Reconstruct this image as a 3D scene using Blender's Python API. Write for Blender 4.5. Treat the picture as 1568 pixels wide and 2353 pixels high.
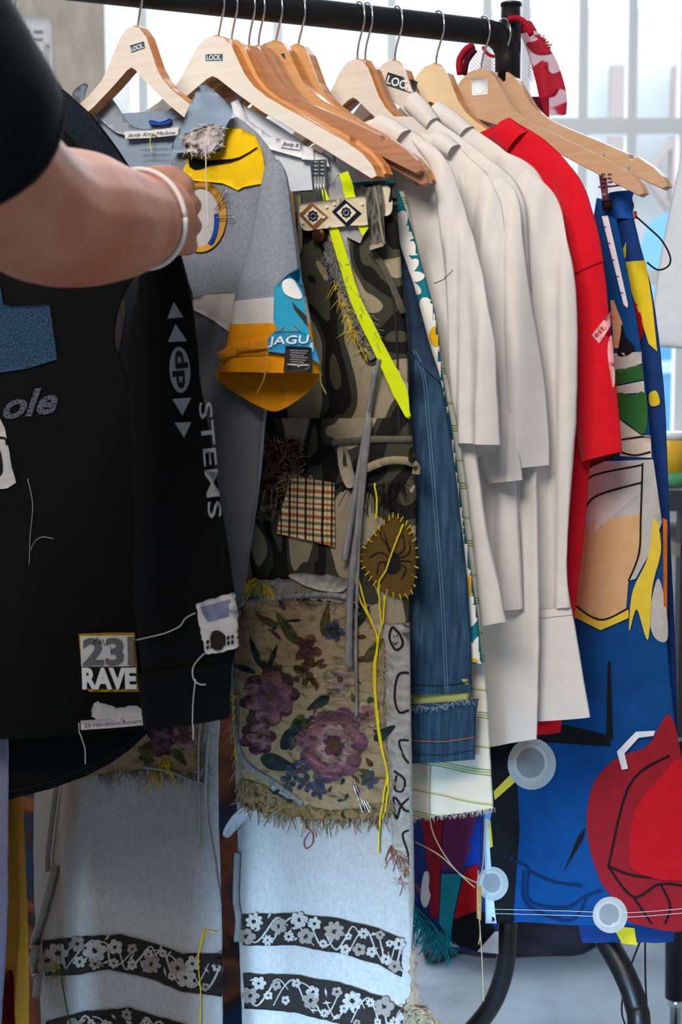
import bpy, bmesh, math, random
from math import sin, cos, pi, radians
from mathutils import Vector, noise, Matrix
from mathutils.bvhtree import BVHTree
from mathutils.geometry import delaunay_2d_cdt
random.seed(7)
SC = bpy.context.scene
COL = SC.collection
for o in list(bpy.data.objects): bpy.data.objects.remove(o)

# ---------------------------------------------------------------- camera
F = 3300.0; CX = 784.0; CY = 1176.5; PITCH = radians(5.0)
CAM = Vector((0, 0, 1.10))
cd = bpy.data.cameras.new('camera'); cam = bpy.data.objects.new('camera', cd); COL.objects.link(cam)
cam.location = CAM; cam.rotation_euler = (pi/2 - PITCH, 0, 0)
cd.sensor_fit = 'HORIZONTAL'; cd.sensor_width = 24.0; cd.lens = 24.0*F/1568.0
cd.clip_start = 0.05; cd.clip_end = 200
cd.dof.use_dof = True; cd.dof.focus_distance = 1.72; cd.dof.aperture_fstop = 7.0
SC.camera = cam
# ---------------------------------------------------------------- sky, lamps, exposure
wd = bpy.data.worlds.new('sky'); SC.world = wd; wd.use_nodes = True
bg = wd.node_tree.nodes['Background']; bg.inputs[0].default_value = (0.86, 0.93, 1.0, 1); bg.inputs[1].default_value = 2.1
def area(name, loc, target, size, energy, col):
    l = bpy.data.lights.new(name, 'AREA'); l.shape = 'RECTANGLE'; l.size, l.size_y = size; l.energy = energy; l.color = col
    o = bpy.data.objects.new(name, l); COL.objects.link(o); o.location = loc
    o.rotation_euler = (Vector(target)-Vector(loc)).to_track_quat('-Z', 'Y').to_euler(); return o
lw = area('low_cool_fill', (-0.78, -1.3, 0.62), (0.06, 1.75, -0.02), (0.30, 0.40), 6.0, (0.40, 0.69, 1.0)); lw.data.spread = radians(26)  # unseen cool lamp, added with a narrow beam to light the lower legs
area('ceiling_lamp_light', (-0.9, -0.7, 3.1), (0.1, 1.7, 1.0), (1.6, 0.9), 78, (1.0, 0.91, 0.83))
area('back_window_light', (0.4, 4.6, 3.1), (0, 1.7, 1.1), (3.0, 0.8), 90, (0.75, 0.88, 1.0))
vs = SC.view_settings; vs.view_transform = 'Standard'; vs.look = 'None'; vs.gamma = 1.0; vs.use_curve_mapping = False; vs.exposure = 0.47

# ---------------------------------------------------------------- geometry helpers
FW = Vector((0, cos(PITCH), -sin(PITCH))); UP = Vector((0, sin(PITCH), cos(PITCH))); RT = Vector((1, 0, 0))
def ray(x, y): return (RT*((x-CX)/F) + UP*((CY-y)/F) + FW).normalized()
def at(x, y, Y):
    r = ray(x, y); return CAM + r*(Y/r.y)
def onpl(x, y, pl, off=0.0):
    P, n = pl; r = ray(x, y); return CAM + r*((P + n*off - CAM).dot(n)/r.dot(n))
def atz(x, y, z):
    r = ray(x, y); return CAM + r*((z-CAM.z)/r.z)
ALPHA = radians(37)
U = Vector((cos(ALPHA), -sin(ALPHA), 0)); NRM = Vector((-sin(ALPHA), -cos(ALPHA), 0)); Z = Vector((0, 0, 1))
def hexc(h):
    c = [int(h[i:i+2], 16)/255 for i in (0, 2, 4)]
    return tuple((v/12.92 if v <= .04045 else ((v+.055)/1.055)**2.4) for v in c) + (1,)
def wloc(o):
    v = Vector((0, 0, 0))
    while o: v += o.location; o = o.parent
    return v
def thing(name, label, cat, loc, group=None):
    o = bpy.data.objects.new(name, None); COL.objects.link(o); o.location = loc; o.empty_display_size = .05
    o['label'] = label; o['category'] = cat
    if group: o['group'] = group
    return o
def build(name, verts, faces, mat, parent=None, smooth=True, label=None, cat=None, kind=None, group=None, loc=None):
    base = wloc(parent) if parent else Vector(loc) if loc is not None else Vector((0, 0, 0))
    me = bpy.data.meshes.new(name); me.from_pydata([tuple(Vector(v)-base) for v in verts], [], faces)
    if mat: me.materials.append(mat)
    uv = me.uv_layers.new(name='UVMap'); vl = [Vector(v) for v in verts]
    for l in me.loops:
        p = vl[l.vertex_index]; uv.data[l.index].uv = (p.dot(U), p.z)
    if smooth: me.polygons.foreach_set('use_smooth', [True]*len(me.polygons))
    o = bpy.data.objects.new(name, me); COL.objects.link(o)
    if parent: o.parent = parent
    elif loc is not None: o.location = base
    if label: o['label'] = label
    if cat: o['category'] = cat
    if kind: o['kind'] = kind
    if group: o['group'] = group
    return o
def crom(pts, n):
    """catmull-rom through tuples, n samples"""
    m = len(pts)
    if m == 1: return [pts[0]]*n
    out = []
    for i in range(n):
        t = i/(n-1)*(m-1); k = min(int(t), m-2); f = t-k
        p1, p2 = pts[k], pts[k+1]; p0 = pts[k-1] if k > 0 else p1; p3 = pts[k+2] if k+2 < m else p2
        out.append(tuple(.5*(2*b+(c-a)*f+(2*a-5*b+4*c-d)*f*f+(3*b-a-3*c+d)*f**3) for a, b, c, d in zip(p0, p1, p2, p3)))
    return out
REG = {}; RPL = {}
def loft(name, rows, pl, mat, parent, t=.012, cols=22, fold=.005, ff=14, seed=0, cuts=None, off=0, key=None, step=14, closed=True, vf=2.0, start=.35, label=None, t0=1.0, ridge=None):
    P, n = pl
    L = sum(math.hypot(b[0]-a[0], b[1]-a[1]) for a, b in zip(rows, rows[1:]))
    nr = max(len(rows)*2, int(L/step))
    rr = crom(rows, nr)
    F_, B_ = [], []
    for i, (xl, yl, xr, yr) in enumerate(rr):
        v = i/(nr-1); fr, bk = [], []; gr = t0+(1-t0)*min(1, v*2.2)**.8
        for j in range(cols+1):
            s = .5-.5*cos(pi*j/cols); s = .6*s+.4*j/cols
            b = onpl(xl+(xr-xl)*s, yl+(yr-yl)*s, pl, off*gr)
            uu = (b-P).dot(U); p = 1-abs(2*s-1)**3.5
            w = min(1, start+v*1.3)
            d = fold*w*(noise.noise(Vector((uu*ff, b.z*vf, seed*3.7)))*1.3+.35*noise.noise(Vector((uu*ff*2.6, b.z*vf*2.2, seed+9.1))))
            d += .0012*noise.noise(Vector((uu*60, b.z*45, seed)))
            if ridge:
                for rs_, rw, rh in ridge: d += rh*w*math.exp(-((s-rs_)/rw)**2)
            fr.append(b+n*(t/2*gr*p+d)); bk.append(b+n*(-t/2*gr*p+d))
        F_.append(fr); B_.append(bk)
    segs = cuts or [(1.0, name, mat)]
    objs = []; a = 0; allv, allf = [], []
    for (ve, nm_, mt) in segs:
        e = min(nr-1, int(round(ve*(nr-1)))); verts, faces = [], []; W = cols+1
        for i in range(a, e+1): verts += F_[i]
        nf = len(verts)
        for i in range(e-a):
            for j in range(cols): faces.append((i*W+j, i*W+j+1, (i+1)*W+j+1, (i+1)*W+j))
        base = len(allv); allv += verts; allf += [tuple(q+base for q in f) for f in faces]
        if closed:
            for i in range(a, e+1): verts += B_[i]
            for i in range(e-a):
                for j in range(cols): faces.append((nf+i*W+j+1, nf+i*W+j, nf+(i+1)*W+j, nf+(i+1)*W+j+1))
            for i in range(e-a):   # side seams
                for j in (0, cols): faces.append((i*W+j, (i+1)*W+j, nf+(i+1)*W+j, nf+i*W+j))
        o = build(nm_, verts, faces, mt, parent, label=label); objs.append(o); a = e
    k = key or name
    REG[k] = BVHTree.FromPolygons([tuple(v) for v in allv], allf); RPL[k] = (pl, off+t/2)
    return objs if cuts else objs[0]
def pt(x, y, tg, off=0.0, miss=False):
    if isinstance(tg, tuple): return onpl(x, y, tg, off)
    d = ray(x, y); best = None
    for k in ([tg] if isinstance(tg, str) else tg):
        h = REG[k].ray_cast(CAM, d)
        if h[0] is not None and (best is None or h[3] < best[3]): best = h
    if best is None:
        if miss: return None
        pl, o = RPL[tg if isinstance(tg, str) else tg[0]]; return onpl(x, y, pl, o+off)
    nn = best[1]
    if nn.dot(d) > 0: nn = -nn
    return best[0] + (nn*.5-d*.5).normalized()*off
def pip(x, y, poly):
    c = False; j = len(poly)-1
    for i in range(len(poly)):
        if (poly[i][1] > y) != (poly[j][1] > y) and x < (poly[j][0]-poly[i][0])*(y-poly[i][1])/(poly[j][1]-poly[i][1])+poly[i][0]: c = not c
        j = i
    return c
def dens(poly, step, jag=0, closed=True):
    out = []; m = len(poly)
    for i in range(m if closed else m-1):
        a, b = poly[i], poly[(i+1) % m]; k = max(1, int(math.hypot(b[0]-a[0], b[1]-a[1])/step))
        for q in range(k):
            f = q/k; out.append((a[0]+(b[0]-a[0])*f+random.uniform(-jag, jag), a[1]+(b[1]-a[1])*f+random.uniform(-jag, jag)))
    if not closed: out.append(poly[-1])
    return out
def rnd(poly, n=None):
    """smooth a closed polygon"""
    m = len(poly); n = n or m*6; q = [poly[-1]]+list(poly)+[poly[0], poly[1]]; out = []
    for i in range(m):
        for k in range(max(2, n//m)):
            f = k/max(2, n//m); p0, p1, p2, p3 = q[i], q[i+1], q[i+2], (q[i+3] if i+3 < len(q) else q[2])
            out.append(tuple(.5*(2*b+(c-a)*f+(2*a-5*b+4*c-d)*f*f+(3*b-a-3*c+d)*f**3) for a, b, c, d in zip(p0, p1, p2, p3)))
    return out
def ell(cx, cy, rx, ry, rot=0, n=20):
    c, s = cos(rot), sin(rot)
    return [(cx+rx*cos(a)*c-ry*sin(a)*s, cy+rx*cos(a)*s+ry*sin(a)*c) for a in [2*pi*i/n for i in range(n)]]
def tri2d(poly, g, holes=()):
    """constrained triangulation of px polygon with inner grid"""
    pts = [Vector(p) for p in poly]; edges = [(i, (i+1) % len(poly)) for i in range(len(poly))]
    for h in holes:
        b = len(pts); pts += [Vector(p) for p in h]; edges += [(b+i, b+(i+1) % len(h)) for i in range(len(h))]
    x0 = min(p[0] for p in poly); x1 = max(p[0] for p in poly); y0 = min(p[1] for p in poly); y1 = max(p[1] for p in poly)
    y = y0+g*.5
    while y < y1:
        x = x0+g*.5
        while x < x1:
            if pip(x, y, poly) and not any(pip(x, y, h) for h in holes): pts.append(Vector((x, y)))
            x += g
        y += g
    r = delaunay_2d_cdt(pts, edges, [], 1, 1e-4)
    vs_, fs = r[0], r[2]
    fs = [f for f in fs if not any(pip(sum(vs_[i].x for i in f)/len(f), sum(vs_[i].y for i in f)/len(f), h) for h in holes)]
    return vs_, fs
def patch(name, polys, tg, mat, parent, off=.0016, g=16, jag=0, step=18, thick=True, label=None, kind=None, holes=(), key=None, puff=0, clip=False):
    """cloth piece or print lying on a surface; polys: one px polygon or a list of them"""
    if not isinstance(polys[0][0], (tuple, list)): polys = [polys]
    V, Fc = [], []
    for poly in polys:
        poly = dens(poly, step, jag)
        v2, fs = tri2d(poly, g, holes); b = len(V)
        if clip:
            ok = [pt(p.x, p.y, tg, 0, True) is not None for p in v2]; fs = [f for f in fs if all(ok[i] for i in f)]
        for p in v2: V.append(pt(p.x, p.y, tg, off + (puff*noise.noise(Vector((p.x*.03, p.y*.03, 3))) if puff else 0)))
        Fc += [tuple(i+b for i in f) for f in fs]
        if thick:
            e = {}
            for f in fs:
                for i in range(len(f)):
                    a, c = f[i], f[(i+1) % len(f)]; k = (min(a, c), max(a, c)); e[k] = e.get(k, 0)+1
            m = {}
            for (a, c), q in e.items():
                if q == 1:
                    for i in (a, c):
                        if i not in m: m[i] = len(V); d = (V[i+b]-CAM).normalized(); V.append(V[i+b]+d*off*1.3)
                    Fc.append((a+b, c+b, m[c], m[a]))
    o = build(name, V, Fc, mat, parent, smooth=True, label=label, kind=kind)
    if key: REG[key] = BVHTree.FromPolygons([tuple(v) for v in V], Fc); RPL[key] = RPL.get(tg if isinstance(tg, str) else (tg[0] if not isinstance(tg, tuple) else ''), ((V[0], NRM), 0))
    return o
def stroke(px, w, n=None):
    """px polygon of a pen stroke along a px polyline (w: width or list)"""
    q = crom([(float(a), float(b)) for a, b in px], n or len(px)*4); m = len(q); L, R = [], []
    ws = w if isinstance(w, (list, tuple)) else [w]
    for i in range(m):
        a, b = q[max(i-1, 0)], q[min(i+1, m-1)]; dx, dy = b[0]-a[0], b[1]-a[1]; l = math.hypot(dx, dy) or 1
        f = i/(m-1)*(len(ws)-1); k = min(int(f), len(ws)-2) if len(ws) > 1 else 0
        ww = ws[0] if len(ws) == 1 else ws[k]+(ws[k+1]-ws[k])*(f-k)
        L.append((q[i][0]-dy/l*ww/2, q[i][1]+dx/l*ww/2)); R.append((q[i][0]+dy/l*ww/2, q[i][1]-dx/l*ww/2))
    return L+R[::-1]
def line(name, px, w, tg, mat, parent, off=.0016, n=None):
    s = dens(stroke(px, w, n), 1e9); h = len(s)//2; V = [pt(x, y, tg, off) for x, y in s]
    return build(name, V, [(i, i+1, 2*h-2-i, 2*h-1-i) for i in range(h-1)], mat, parent)
def sweep(pts, rad, seg=8, flat=1.0, cap=True):
    """tube round a 3D polyline; rad number or list"""
    n = len(pts); rad = rad if isinstance(rad, (list, tuple)) else [rad]*n
    V, Fc = [], []; prev = None
    for i in range(n):
        d = (Vector(pts[min(i+1, n-1)])-Vector(pts[max(i-1, 0)])).normalized()
        if prev is None:
            a = d.cross(Z); a = a if a.length > .1 else d.cross(Vector((1, 0, 0))); a.normalize()
        else:
            a = prev - d*prev.dot(d); a.normalize()
        prev = a; b = d.cross(a)
        for k in range(seg):
            q = 2*pi*k/seg; V.append(Vector(pts[i])+a*cos(q)*rad[i]+b*sin(q)*rad[i]*flat)
    for i in range(n-1):
        for k in range(seg): Fc.append((i*seg+k, i*seg+(k+1) % seg, (i+1)*seg+(k+1) % seg, (i+1)*seg+k))
    if cap: Fc += [tuple(range(seg))[::-1], tuple((n-1)*seg+k for k in range(seg))]
    return V, Fc
class MB:
    def __init__(s): s.v, s.f = [], []
    def add(s, vf):
        b = len(s.v); s.v += list(vf[0]); s.f += [tuple(i+b for i in f) for f in vf[1]]; return s
    def build(s, name, mat, parent=None, **k): return build(name, s.v, s.f, mat, parent, **k)
def box(c, h, ax=None):
    ax = ax or (Vector((1, 0, 0)), Vector((0, 1, 0)), Z); c = Vector(c)
    V = [c+ax[0]*h[0]*i+ax[1]*h[1]*j+ax[2]*h[2]*k for i in (-1, 1) for j in (-1, 1) for k in (-1, 1)]
    return V, [(0, 1, 3, 2), (4, 6, 7, 5), (0, 4, 5, 1), (2, 3, 7, 6), (0, 2, 6, 4), (1, 5, 7, 3)]
def thread(name, px, tg, r, mat, parent, off=.003, n=None, seg=5, flat=1.0, wob=0, label=None, kind=None):
    """string following px polylines on a surface (one or several)"""
    m = MB()
    for line in (px if isinstance(px[0][0], (tuple, list)) else [px]):
        q = crom([(float(a), float(b)) for a, b in line], n or max(4, len(line)*4))
        m.add(sweep([pt(x+random.uniform(-wob, wob), y+random.uniform(-wob, wob), tg, off) for x, y in q], r, seg, flat))
    return m.build(name, mat, parent, label=label, kind=kind)
def fringe(name, px, tg, mat, parent, n=60, ln=(.008, .025), r=.0004, down=1.0, off=.002, spread=1.0, label=None):
    """loose frayed threads along a px polyline"""
    m = MB(); q = dens(px, 6, 0, False)
    for i in range(n):
        x, y = random.choice(q); p = pt(x+random.uniform(-4, 4), y+random.uniform(-4, 4), tg, off)
        d = (U*random.uniform(-1, 1)*spread+Z*(-down*random.uniform(.2, 1.2)+random.uniform(-.5, .5)*spread)+NRM*random.uniform(0, .35)).normalized()
        e = (U*random.uniform(-1, 1)-Z*.6*down).normalized(); l = random.uniform(*ln)
        m.add(sweep([p, p+d*l*.35+e*l*.05, p+d*l*.65+e*l*.2, p+d*l*.85+e*l*.45], r, 3))
    return m.build(name, mat, parent, kind='stuff', label=label)
def text(name, s, o, xv, yv, tg, mat, parent, off=.002, bold=0.0, shear=0, sub=0, label=None):
    """lettering: baseline start o, full-width vector xv, cap-height vector yv in px, lying on tg"""
    cu = bpy.data.curves.new('t', 'FONT'); cu.body = s; cu.offset = bold; cu.shear = shear; cu.resolution_u = 3
    ob = bpy.data.objects.new('t', cu); COL.objects.link(ob); dg = bpy.context.evaluated_depsgraph_get()
    me = ob.evaluated_get(dg).to_mesh(); vs2 = [v.co.copy() for v in me.vertices]; fs = [tuple(p.vertices) for p in me.polygons]
    ob.evaluated_get(dg).to_mesh_clear(); bpy.data.objects.remove(ob); bpy.data.curves.remove(cu)
    x0 = min(v.x for v in vs2); x1 = max(v.x for v in vs2); h = .69
    V = []
    for v in vs2:
        a = (v.x-x0)/(x1-x0); b = v.y/h; V.append(pt(o[0]+xv[0]*a+yv[0]*b, o[1]+xv[1]*a+yv[1]*b, tg, off))
    return build(name, V, fs, mat, parent, smooth=False, label=label)

# ---------------------------------------------------------------- materials
MATS = {}
def base(name, rough=.8, spec=.3, metal=0):
    m = bpy.data.materials.new(name); m.use_nodes = True; nt = m.node_tree; b = nt.nodes['Principled BSDF']
    b.inputs['Roughness'].default_value = rough; b.inputs['Specular IOR Level'].default_value = spec; b.inputs['Metallic'].default_value = metal
    return m, nt, b
def N(nt, t, **k):
    n = nt.nodes.new(t)
    for a, v in k.items():
        if a in n.inputs.keys() if not a.startswith('_') else False: n.inputs[a].default_value = v
        else: setattr(n, a.lstrip('_'), v)
    return n
def uvmap(nt, sx=1, sy=1, obj=False):
    tc = N(nt, 'ShaderNodeTexCoord'); mp = N(nt, 'ShaderNodeMapping'); mp.inputs['Scale'].default_value = (sx, sy, 1)
    nt.links.new(tc.outputs['Object' if obj else 'UV'], mp.inputs[0]); return mp
def ramp(nt, stops, const=False):
    r = N(nt, 'ShaderNodeValToRGB'); cr = r.color_ramp; cr.interpolation = 'CONSTANT' if const else 'LINEAR'
    while len(cr.elements) < len(stops): cr.elements.new(.5)
    for e, (p, c) in zip(cr.elements, stops): e.position = p; e.color = c if not isinstance(c, str) else hexc(c)
    return r
def addbump(nt, b, sc=900, st=.25, sc2=45, d2=.0022):
    mp = uvmap(nt); n1 = N(nt, 'ShaderNodeTexNoise', Scale=sc, Detail=1.0); n2 = N(nt, 'ShaderNodeTexNoise', Scale=sc2, Detail=2.0)
    b1 = N(nt, 'ShaderNodeBump', Strength=st, Distance=.0006); b2 = N(nt, 'ShaderNodeBump', Strength=.35, Distance=d2)
    nt.links.new(mp.outputs[0], n1.inputs[0]); nt.links.new(mp.outputs[0], n2.inputs[0])
    nt.links.new(n1.outputs[0], b1.inputs['Height']); nt.links.new(n2.outputs[0], b2.inputs['Height'])
    nt.links.new(b2.outputs[0], b1.inputs['Normal']); nt.links.new(b1.outputs[0], b.inputs['Normal'])
def cloth(h, var=.10, sc=180, rough=.9, st=.25, sx=1, sy=1, spec=.15, sheen=.0, sc2=45, d2=.0022, trans=0):
    key = ('cloth', h, var, sc, rough, sx, sy, trans)
    if key in MATS: return MATS[key]
    m, nt, b = base('cloth_'+h, rough, spec); c = hexc(h)
    mp = uvmap(nt, sx, sy); n = N(nt, 'ShaderNodeTexNoise', Scale=sc, Detail=3.0)
    r = ramp(nt, [(.25, tuple(v*(1-var) for v in c[:3])+(1,)), (.75, tuple(min(1, v*(1+var)) for v in c[:3])+(1,))])
    nt.links.new(mp.outputs[0], n.inputs[0]); nt.links.new(n.outputs[0], r.inputs[0]); nt.links.new(r.outputs[0], b.inputs['Base Color'])
    addbump(nt, b, 900, st, sc2, d2); b.inputs['Sheen Weight'].default_value = sheen
    if trans:
        o = nt.nodes['Material Output']; t = N(nt, 'ShaderNodeBsdfTranslucent'); nt.links.new(r.outputs[0], t.inputs[0])
        mx = N(nt, 'ShaderNodeMixShader'); mx.inputs[0].default_value = trans
        nt.links.new(b.outputs[0], mx.inputs[1]); nt.links.new(t.outputs[0], mx.inputs[2]); nt.links.new(mx.outputs[0], o.inputs[0])
    MATS[key] = m; return m
def blotch(name, stops, sc=12, dist=1.0, const=True, sx=1, sy=1, detail=1.0, rough=.9, over=None):
    if name in MATS: return MATS[name]
    m, nt, b = base(name, rough, .15); mp = uvmap(nt, sx, sy); n = N(nt, 'ShaderNodeTexNoise', Scale=sc, Detail=detail, Distortion=dist)
    r = ramp(nt, stops, const); nt.links.new(mp.outputs[0], n.inputs[0]); nt.links.new(n.outputs[0], r.inputs[0])
    n3 = N(nt, 'ShaderNodeTexNoise', Scale=260.0, Detail=2.0); r3 = ramp(nt, [(.2, (.84, .84, .84, 1)), (.8, (1.1, 1.1, 1.1, 1))])
    mp2 = uvmap(nt); nt.links.new(mp2.outputs[0], n3.inputs[0]); nt.links.new(n3.outputs[0], r3.inputs[0])
    mx = N(nt, 'ShaderNodeMix', _data_type='RGBA', _blend_type='MULTIPLY'); mx.inputs[0].default_value = 1
    nt.links.new(r.outputs[0], mx.inputs[6]); nt.links.new(r3.outputs[0], mx.inputs[7]); nt.links.new(mx.outputs[2], b.inputs['Base Color'])
    addbump(nt, b); MATS[name] = m; return m
def bands(name, vstops, vper, ustops=None, uper=1, voff=0, uoff=0, rough=.9, rot=0):
    """repeating printed stripes across the cloth (v) and, for checks, along it (u)"""
    if name in MATS: return MATS[name]
    m, nt, b = base(name, rough, .15); mp = uvmap(nt); mp.inputs['Rotation'].default_value = (0, 0, rot); sp = N(nt, 'ShaderNodeSeparateXYZ'); nt.links.new(mp.outputs[0], sp.inputs[0])
    def chan(out, stops, per, off):
        a = N(nt, 'ShaderNodeMath', _operation='MULTIPLY_ADD'); a.inputs[1].default_value = 1/per; a.inputs[2].default_value = off+20
        f = N(nt, 'ShaderNodeMath', _operation='FRACT'); r = ramp(nt, stops, True)
        nt.links.new(out, a.inputs[0]); nt.links.new(a.outputs[0], f.inputs[0]); nt.links.new(f.outputs[0], r.inputs[0]); return r.outputs[0]
    c = chan(sp.outputs[1], vstops, vper, voff)
    if ustops:
        c2 = chan(sp.outputs[0], ustops, uper, uoff); mx = N(nt, 'ShaderNodeMix', _data_type='RGBA', _blend_type='MULTIPLY'); mx.inputs[0].default_value = 1
        nt.links.new(c, mx.inputs[6]); nt.links.new(c2, mx.inputs[7]); c = mx.outputs[2]
    nt.links.new(c, b.inputs['Base Color']); addbump(nt, b); MATS[name] = m; return m
def plain(name, h, rough=.5, spec=.5, metal=0, coat=0):
    if name in MATS: return MATS[name]
    m, nt, b = base(name, rough, spec, metal); b.inputs['Base Color'].default_value = hexc(h); b.inputs['Coat Weight'].default_value = coat
    n = N(nt, 'ShaderNodeTexNoise', Scale=60.0); bp = N(nt, 'ShaderNodeBump', Strength=.06, Distance=.001); nt.links.new(n.outputs[0], bp.inputs['Height']); nt.links.new(bp.outputs[0], b.inputs['Normal'])
    MATS[name] = m; return m
def wood(name, a, c, rough=.45):
    if name in MATS: return MATS[name]
    m, nt, b = base(name, rough, .4); mp = uvmap(nt, 14, 170); mp.inputs['Rotation'].default_value = (0, 0, .45); n = N(nt, 'ShaderNodeTexNoise', Scale=1.0, Detail=4.0, Distortion=.6)
    r = ramp(nt, [(.3, a), (.7, c)]); nt.links.new(mp.outputs[0], n.inputs[0]); nt.links.new(n.outputs[0], r.inputs[0]); nt.links.new(r.outputs[0], b.inputs['Base Color'])
    b.inputs['Coat Weight'].default_value = .25; b.inputs['Coat Roughness'].default_value = .3; MATS[name] = m; return m
CHROME = plain('chrome', 'd8d8da', .18, .5, 1); STEEL = plain('brushed_steel', 'a9abad', .35, .5, 1)
BLACKTUBE = plain('black_powder_coat', '0d0e10', .42, .4)

# ================================================================ the room
def struct(name, vf, mat, parent=None, smooth=False):
    o = build(name, vf[0], vf[1], mat, parent, smooth=smooth)
    if not parent: o['kind'] = 'structure'
    return o
fm, nt, b = base('concrete_floor', .7, .3)
mp = uvmap(nt, obj=True); n1 = N(nt, 'ShaderNodeTexNoise', Scale=3.5, Detail=6.0, Roughness=.65); r1 = ramp(nt, [(.3, '70757b'), (.5, '969ba1'), (.75, 'abb0b5')])
nt.links.new(mp.outputs[0], n1.inputs[0]); nt.links.new(n1.outputs[0], r1.inputs[0]); nt.links.new(r1.outputs[0], b.inputs['Base Color'])
bp = N(nt, 'ShaderNodeBump', Strength=.2, Distance=.01); nt.links.new(n1.outputs[0], bp.inputs['Height']); nt.links.new(bp.outputs[0], b.inputs['Normal'])
struct('floor', ([(-3.5, -2.5, 0), (4.5, -2.5, 0), (4.5, 6.6, 0), (-3.5, 6.6, 0)], [(0, 1, 2, 3)]), fm)
cm, nt, b = base('raw_concrete', .85, .2)
mp = uvmap(nt, 1, 1, True); mp.inputs['Scale'].default_value = (6, 6, 2.2); n1 = N(nt, 'ShaderNodeTexNoise', Scale=3.0, Detail=8.0, Roughness=.7); r1 = ramp(nt, [(.3, 'b5afa7'), (.55, 'cdc7be'), (.8, 'dcd6cd')])
nt.links.new(mp.outputs[0], n1.inputs[0]); nt.links.new(n1.outputs[0], r1.inputs[0]); nt.links.new(r1.outputs[0], b.inputs['Base Color'])
bp = N(nt, 'ShaderNodeBump', Strength=.4, Distance=.01); nt.links.new(n1.outputs[0], bp.inputs['Height']); nt.links.new(bp.outputs[0], b.inputs['Normal'])
px_r = at(241, 100, 4.0).x
struct('wall_left', box((px_r-.7, 4.25, 1.7), (.7, .25, 1.7)), cm)         # concrete pier beside the window
wm = plain('window_paint', 'f2f3f3', .5, .3); WY = 6.4
wall = plain('wall_plaster', 'b9bcc0', .85, .2)
struct('wall_back', box((.5, WY+.12, .42), (4.0, .1, .42)), wall)
struct('ceiling', ([(-3.5, -2.5, 3.4), (4.5, -2.5, 3.4), (4.5, 6.6, 3.4), (-3.5, 6.6, 3.4)], [(3, 2, 1, 0)]), plain('ceiling_paint', 'e6e6e4', .9, .1))
struct('wall_far_left', box((-3.55, 2.0, 1.7), (.05, 4.5, 1.7)), wall)
struct('wall_right', box((4.55, 2.0, 1.7), (.05, 4.5, 1.7)), wall)
struct('wall_front', box((.5, -2.55, 1.7), (4.0, .05, 1.7)), wall)
win = bpy.data.objects.new('window_1', None); COL.objects.link(win); win.location = (.5, WY, .84); win['kind'] = 'structure'
gm, nt, b = base('pane_glass', .05, .5); o_ = nt.nodes['Material Output']; t_ = N(nt, 'ShaderNodeBsdfTransparent'); g_ = N(nt, 'ShaderNodeBsdfGlossy', Roughness=.02); mx = N(nt, 'ShaderNodeMixShader'); mx.inputs[0].default_value = .05
nt.links.new(t_.outputs[0], mx.inputs[1]); nt.links.new(g_.outputs[0], mx.inputs[2]); nt.links.new(mx.outputs[0], o_.inputs[0])
xs = [at(x, 200, WY).x for x in (-180, 330, 640, 900, 1118, 1206, 1338, 1451, 1572, 1690)]
zs = [.84] + [at(800, y, WY).z for y in (640, 292, -190)]
for i, x in enumerate(xs): struct('mullion', box((x, WY, 1.95), (.021, .03, 1.11)), wm, win)
for i, z in enumerate(zs): struct('transom', box((.5, WY, z), (2.6, .028, .034)), wm, win)
struct('window_sill', box((.5, WY-.05, .82), (2.6, .1, .02)), wm, win)
for i in range(len(xs)-1):
    for j in range(len(zs)-1):
        struct('pane', box(((xs[i]+xs[i+1])/2, WY, (zs[j]+zs[j+1])/2), ((xs[i+1]-xs[i])/2-.02, .003, (zs[j+1]-zs[j])/2-.033)), gm, win)
# the yard outside the window
struct('ground', ([(-20, 6.6, -.05), (25, 6.6, -.05), (25, 60, -.05), (-20, 60, -.05)], [(0, 1, 2, 3)]), plain('yard_paving', 'dcdedf', .9, .1))
t = thing('building', 'pale blurred building with crossed braces outside the window', 'building', (2, 19, 0))
m = MB(); m.add(box((5.2, 19.6, 3), (7.0, .4, 3))); m.build('facade', plain('pale_facade', 'c6cccf', .9, .1), t, smooth=False)
for x in (3.55, 4.35): MB().add(box((x, 18.9, 2.6), (.09, .09, 2.6))).build('post', plain('brace_grey', 'a59b99', .8, .1), t, smooth=False)
for z in (1.4, 2.6, 3.8):
    for s in (1, -1):
        m = MB(); m.add(sweep([(3.55, 18.85, z-.55*s), (4.35, 18.85, z+.55*s)], .06, 6)); m.build('brace', plain('brace_grey', 'a59b99', .8, .1), t)
for (x, z, c) in ((2.6, 3.7, 'b4b998'), (1.9, 2.2, '8ea6ae'), (2.75, 2.4, '86a2ae'), (5.1, 2.5, '7fa6c0'), (2.4, 1.5, 'b2b594')):
    MB().add(box((x, 19.15, z), (.42, .05, .3))).build('window', plain('pale_pane_'+c, c, .6, .2), t, smooth=False)
t = thing('van', 'light blue parked van blurred outside the window', 'van', (3.4, 12, -.05))
m = MB(); pv = [(0, .3), (0, 1.5), (.12, 1.62), (.45, 2.55), (.7, 2.68), (3.9, 2.7), (4.0, .3)]
m.add(([(2.28+x, y, z) for y in (11.2, 12.9) for x, z in pv], [tuple(range(7)), tuple(range(13, 6, -1))]+[(i, (i+1) % 7, 7+(i+1) % 7, 7+i) for i in range(7)]))
m.build('body', plain('van_blue', '4f93bf', .5, .3), t, smooth=False)
for x in (2.95, 5.5):
    m = MB(); m.add(sweep([(x, 11.12, .27), (x, 11.32, .27)], .32, 16)); m.build('wheel', BLACKTUBE, t)
MB().add(box((3.35, 11.19, 2.1), (.62, .01, .28))).build('side_window', plain('van_glass', '9fbccb', .3, .4), t, smooth=False)
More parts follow.
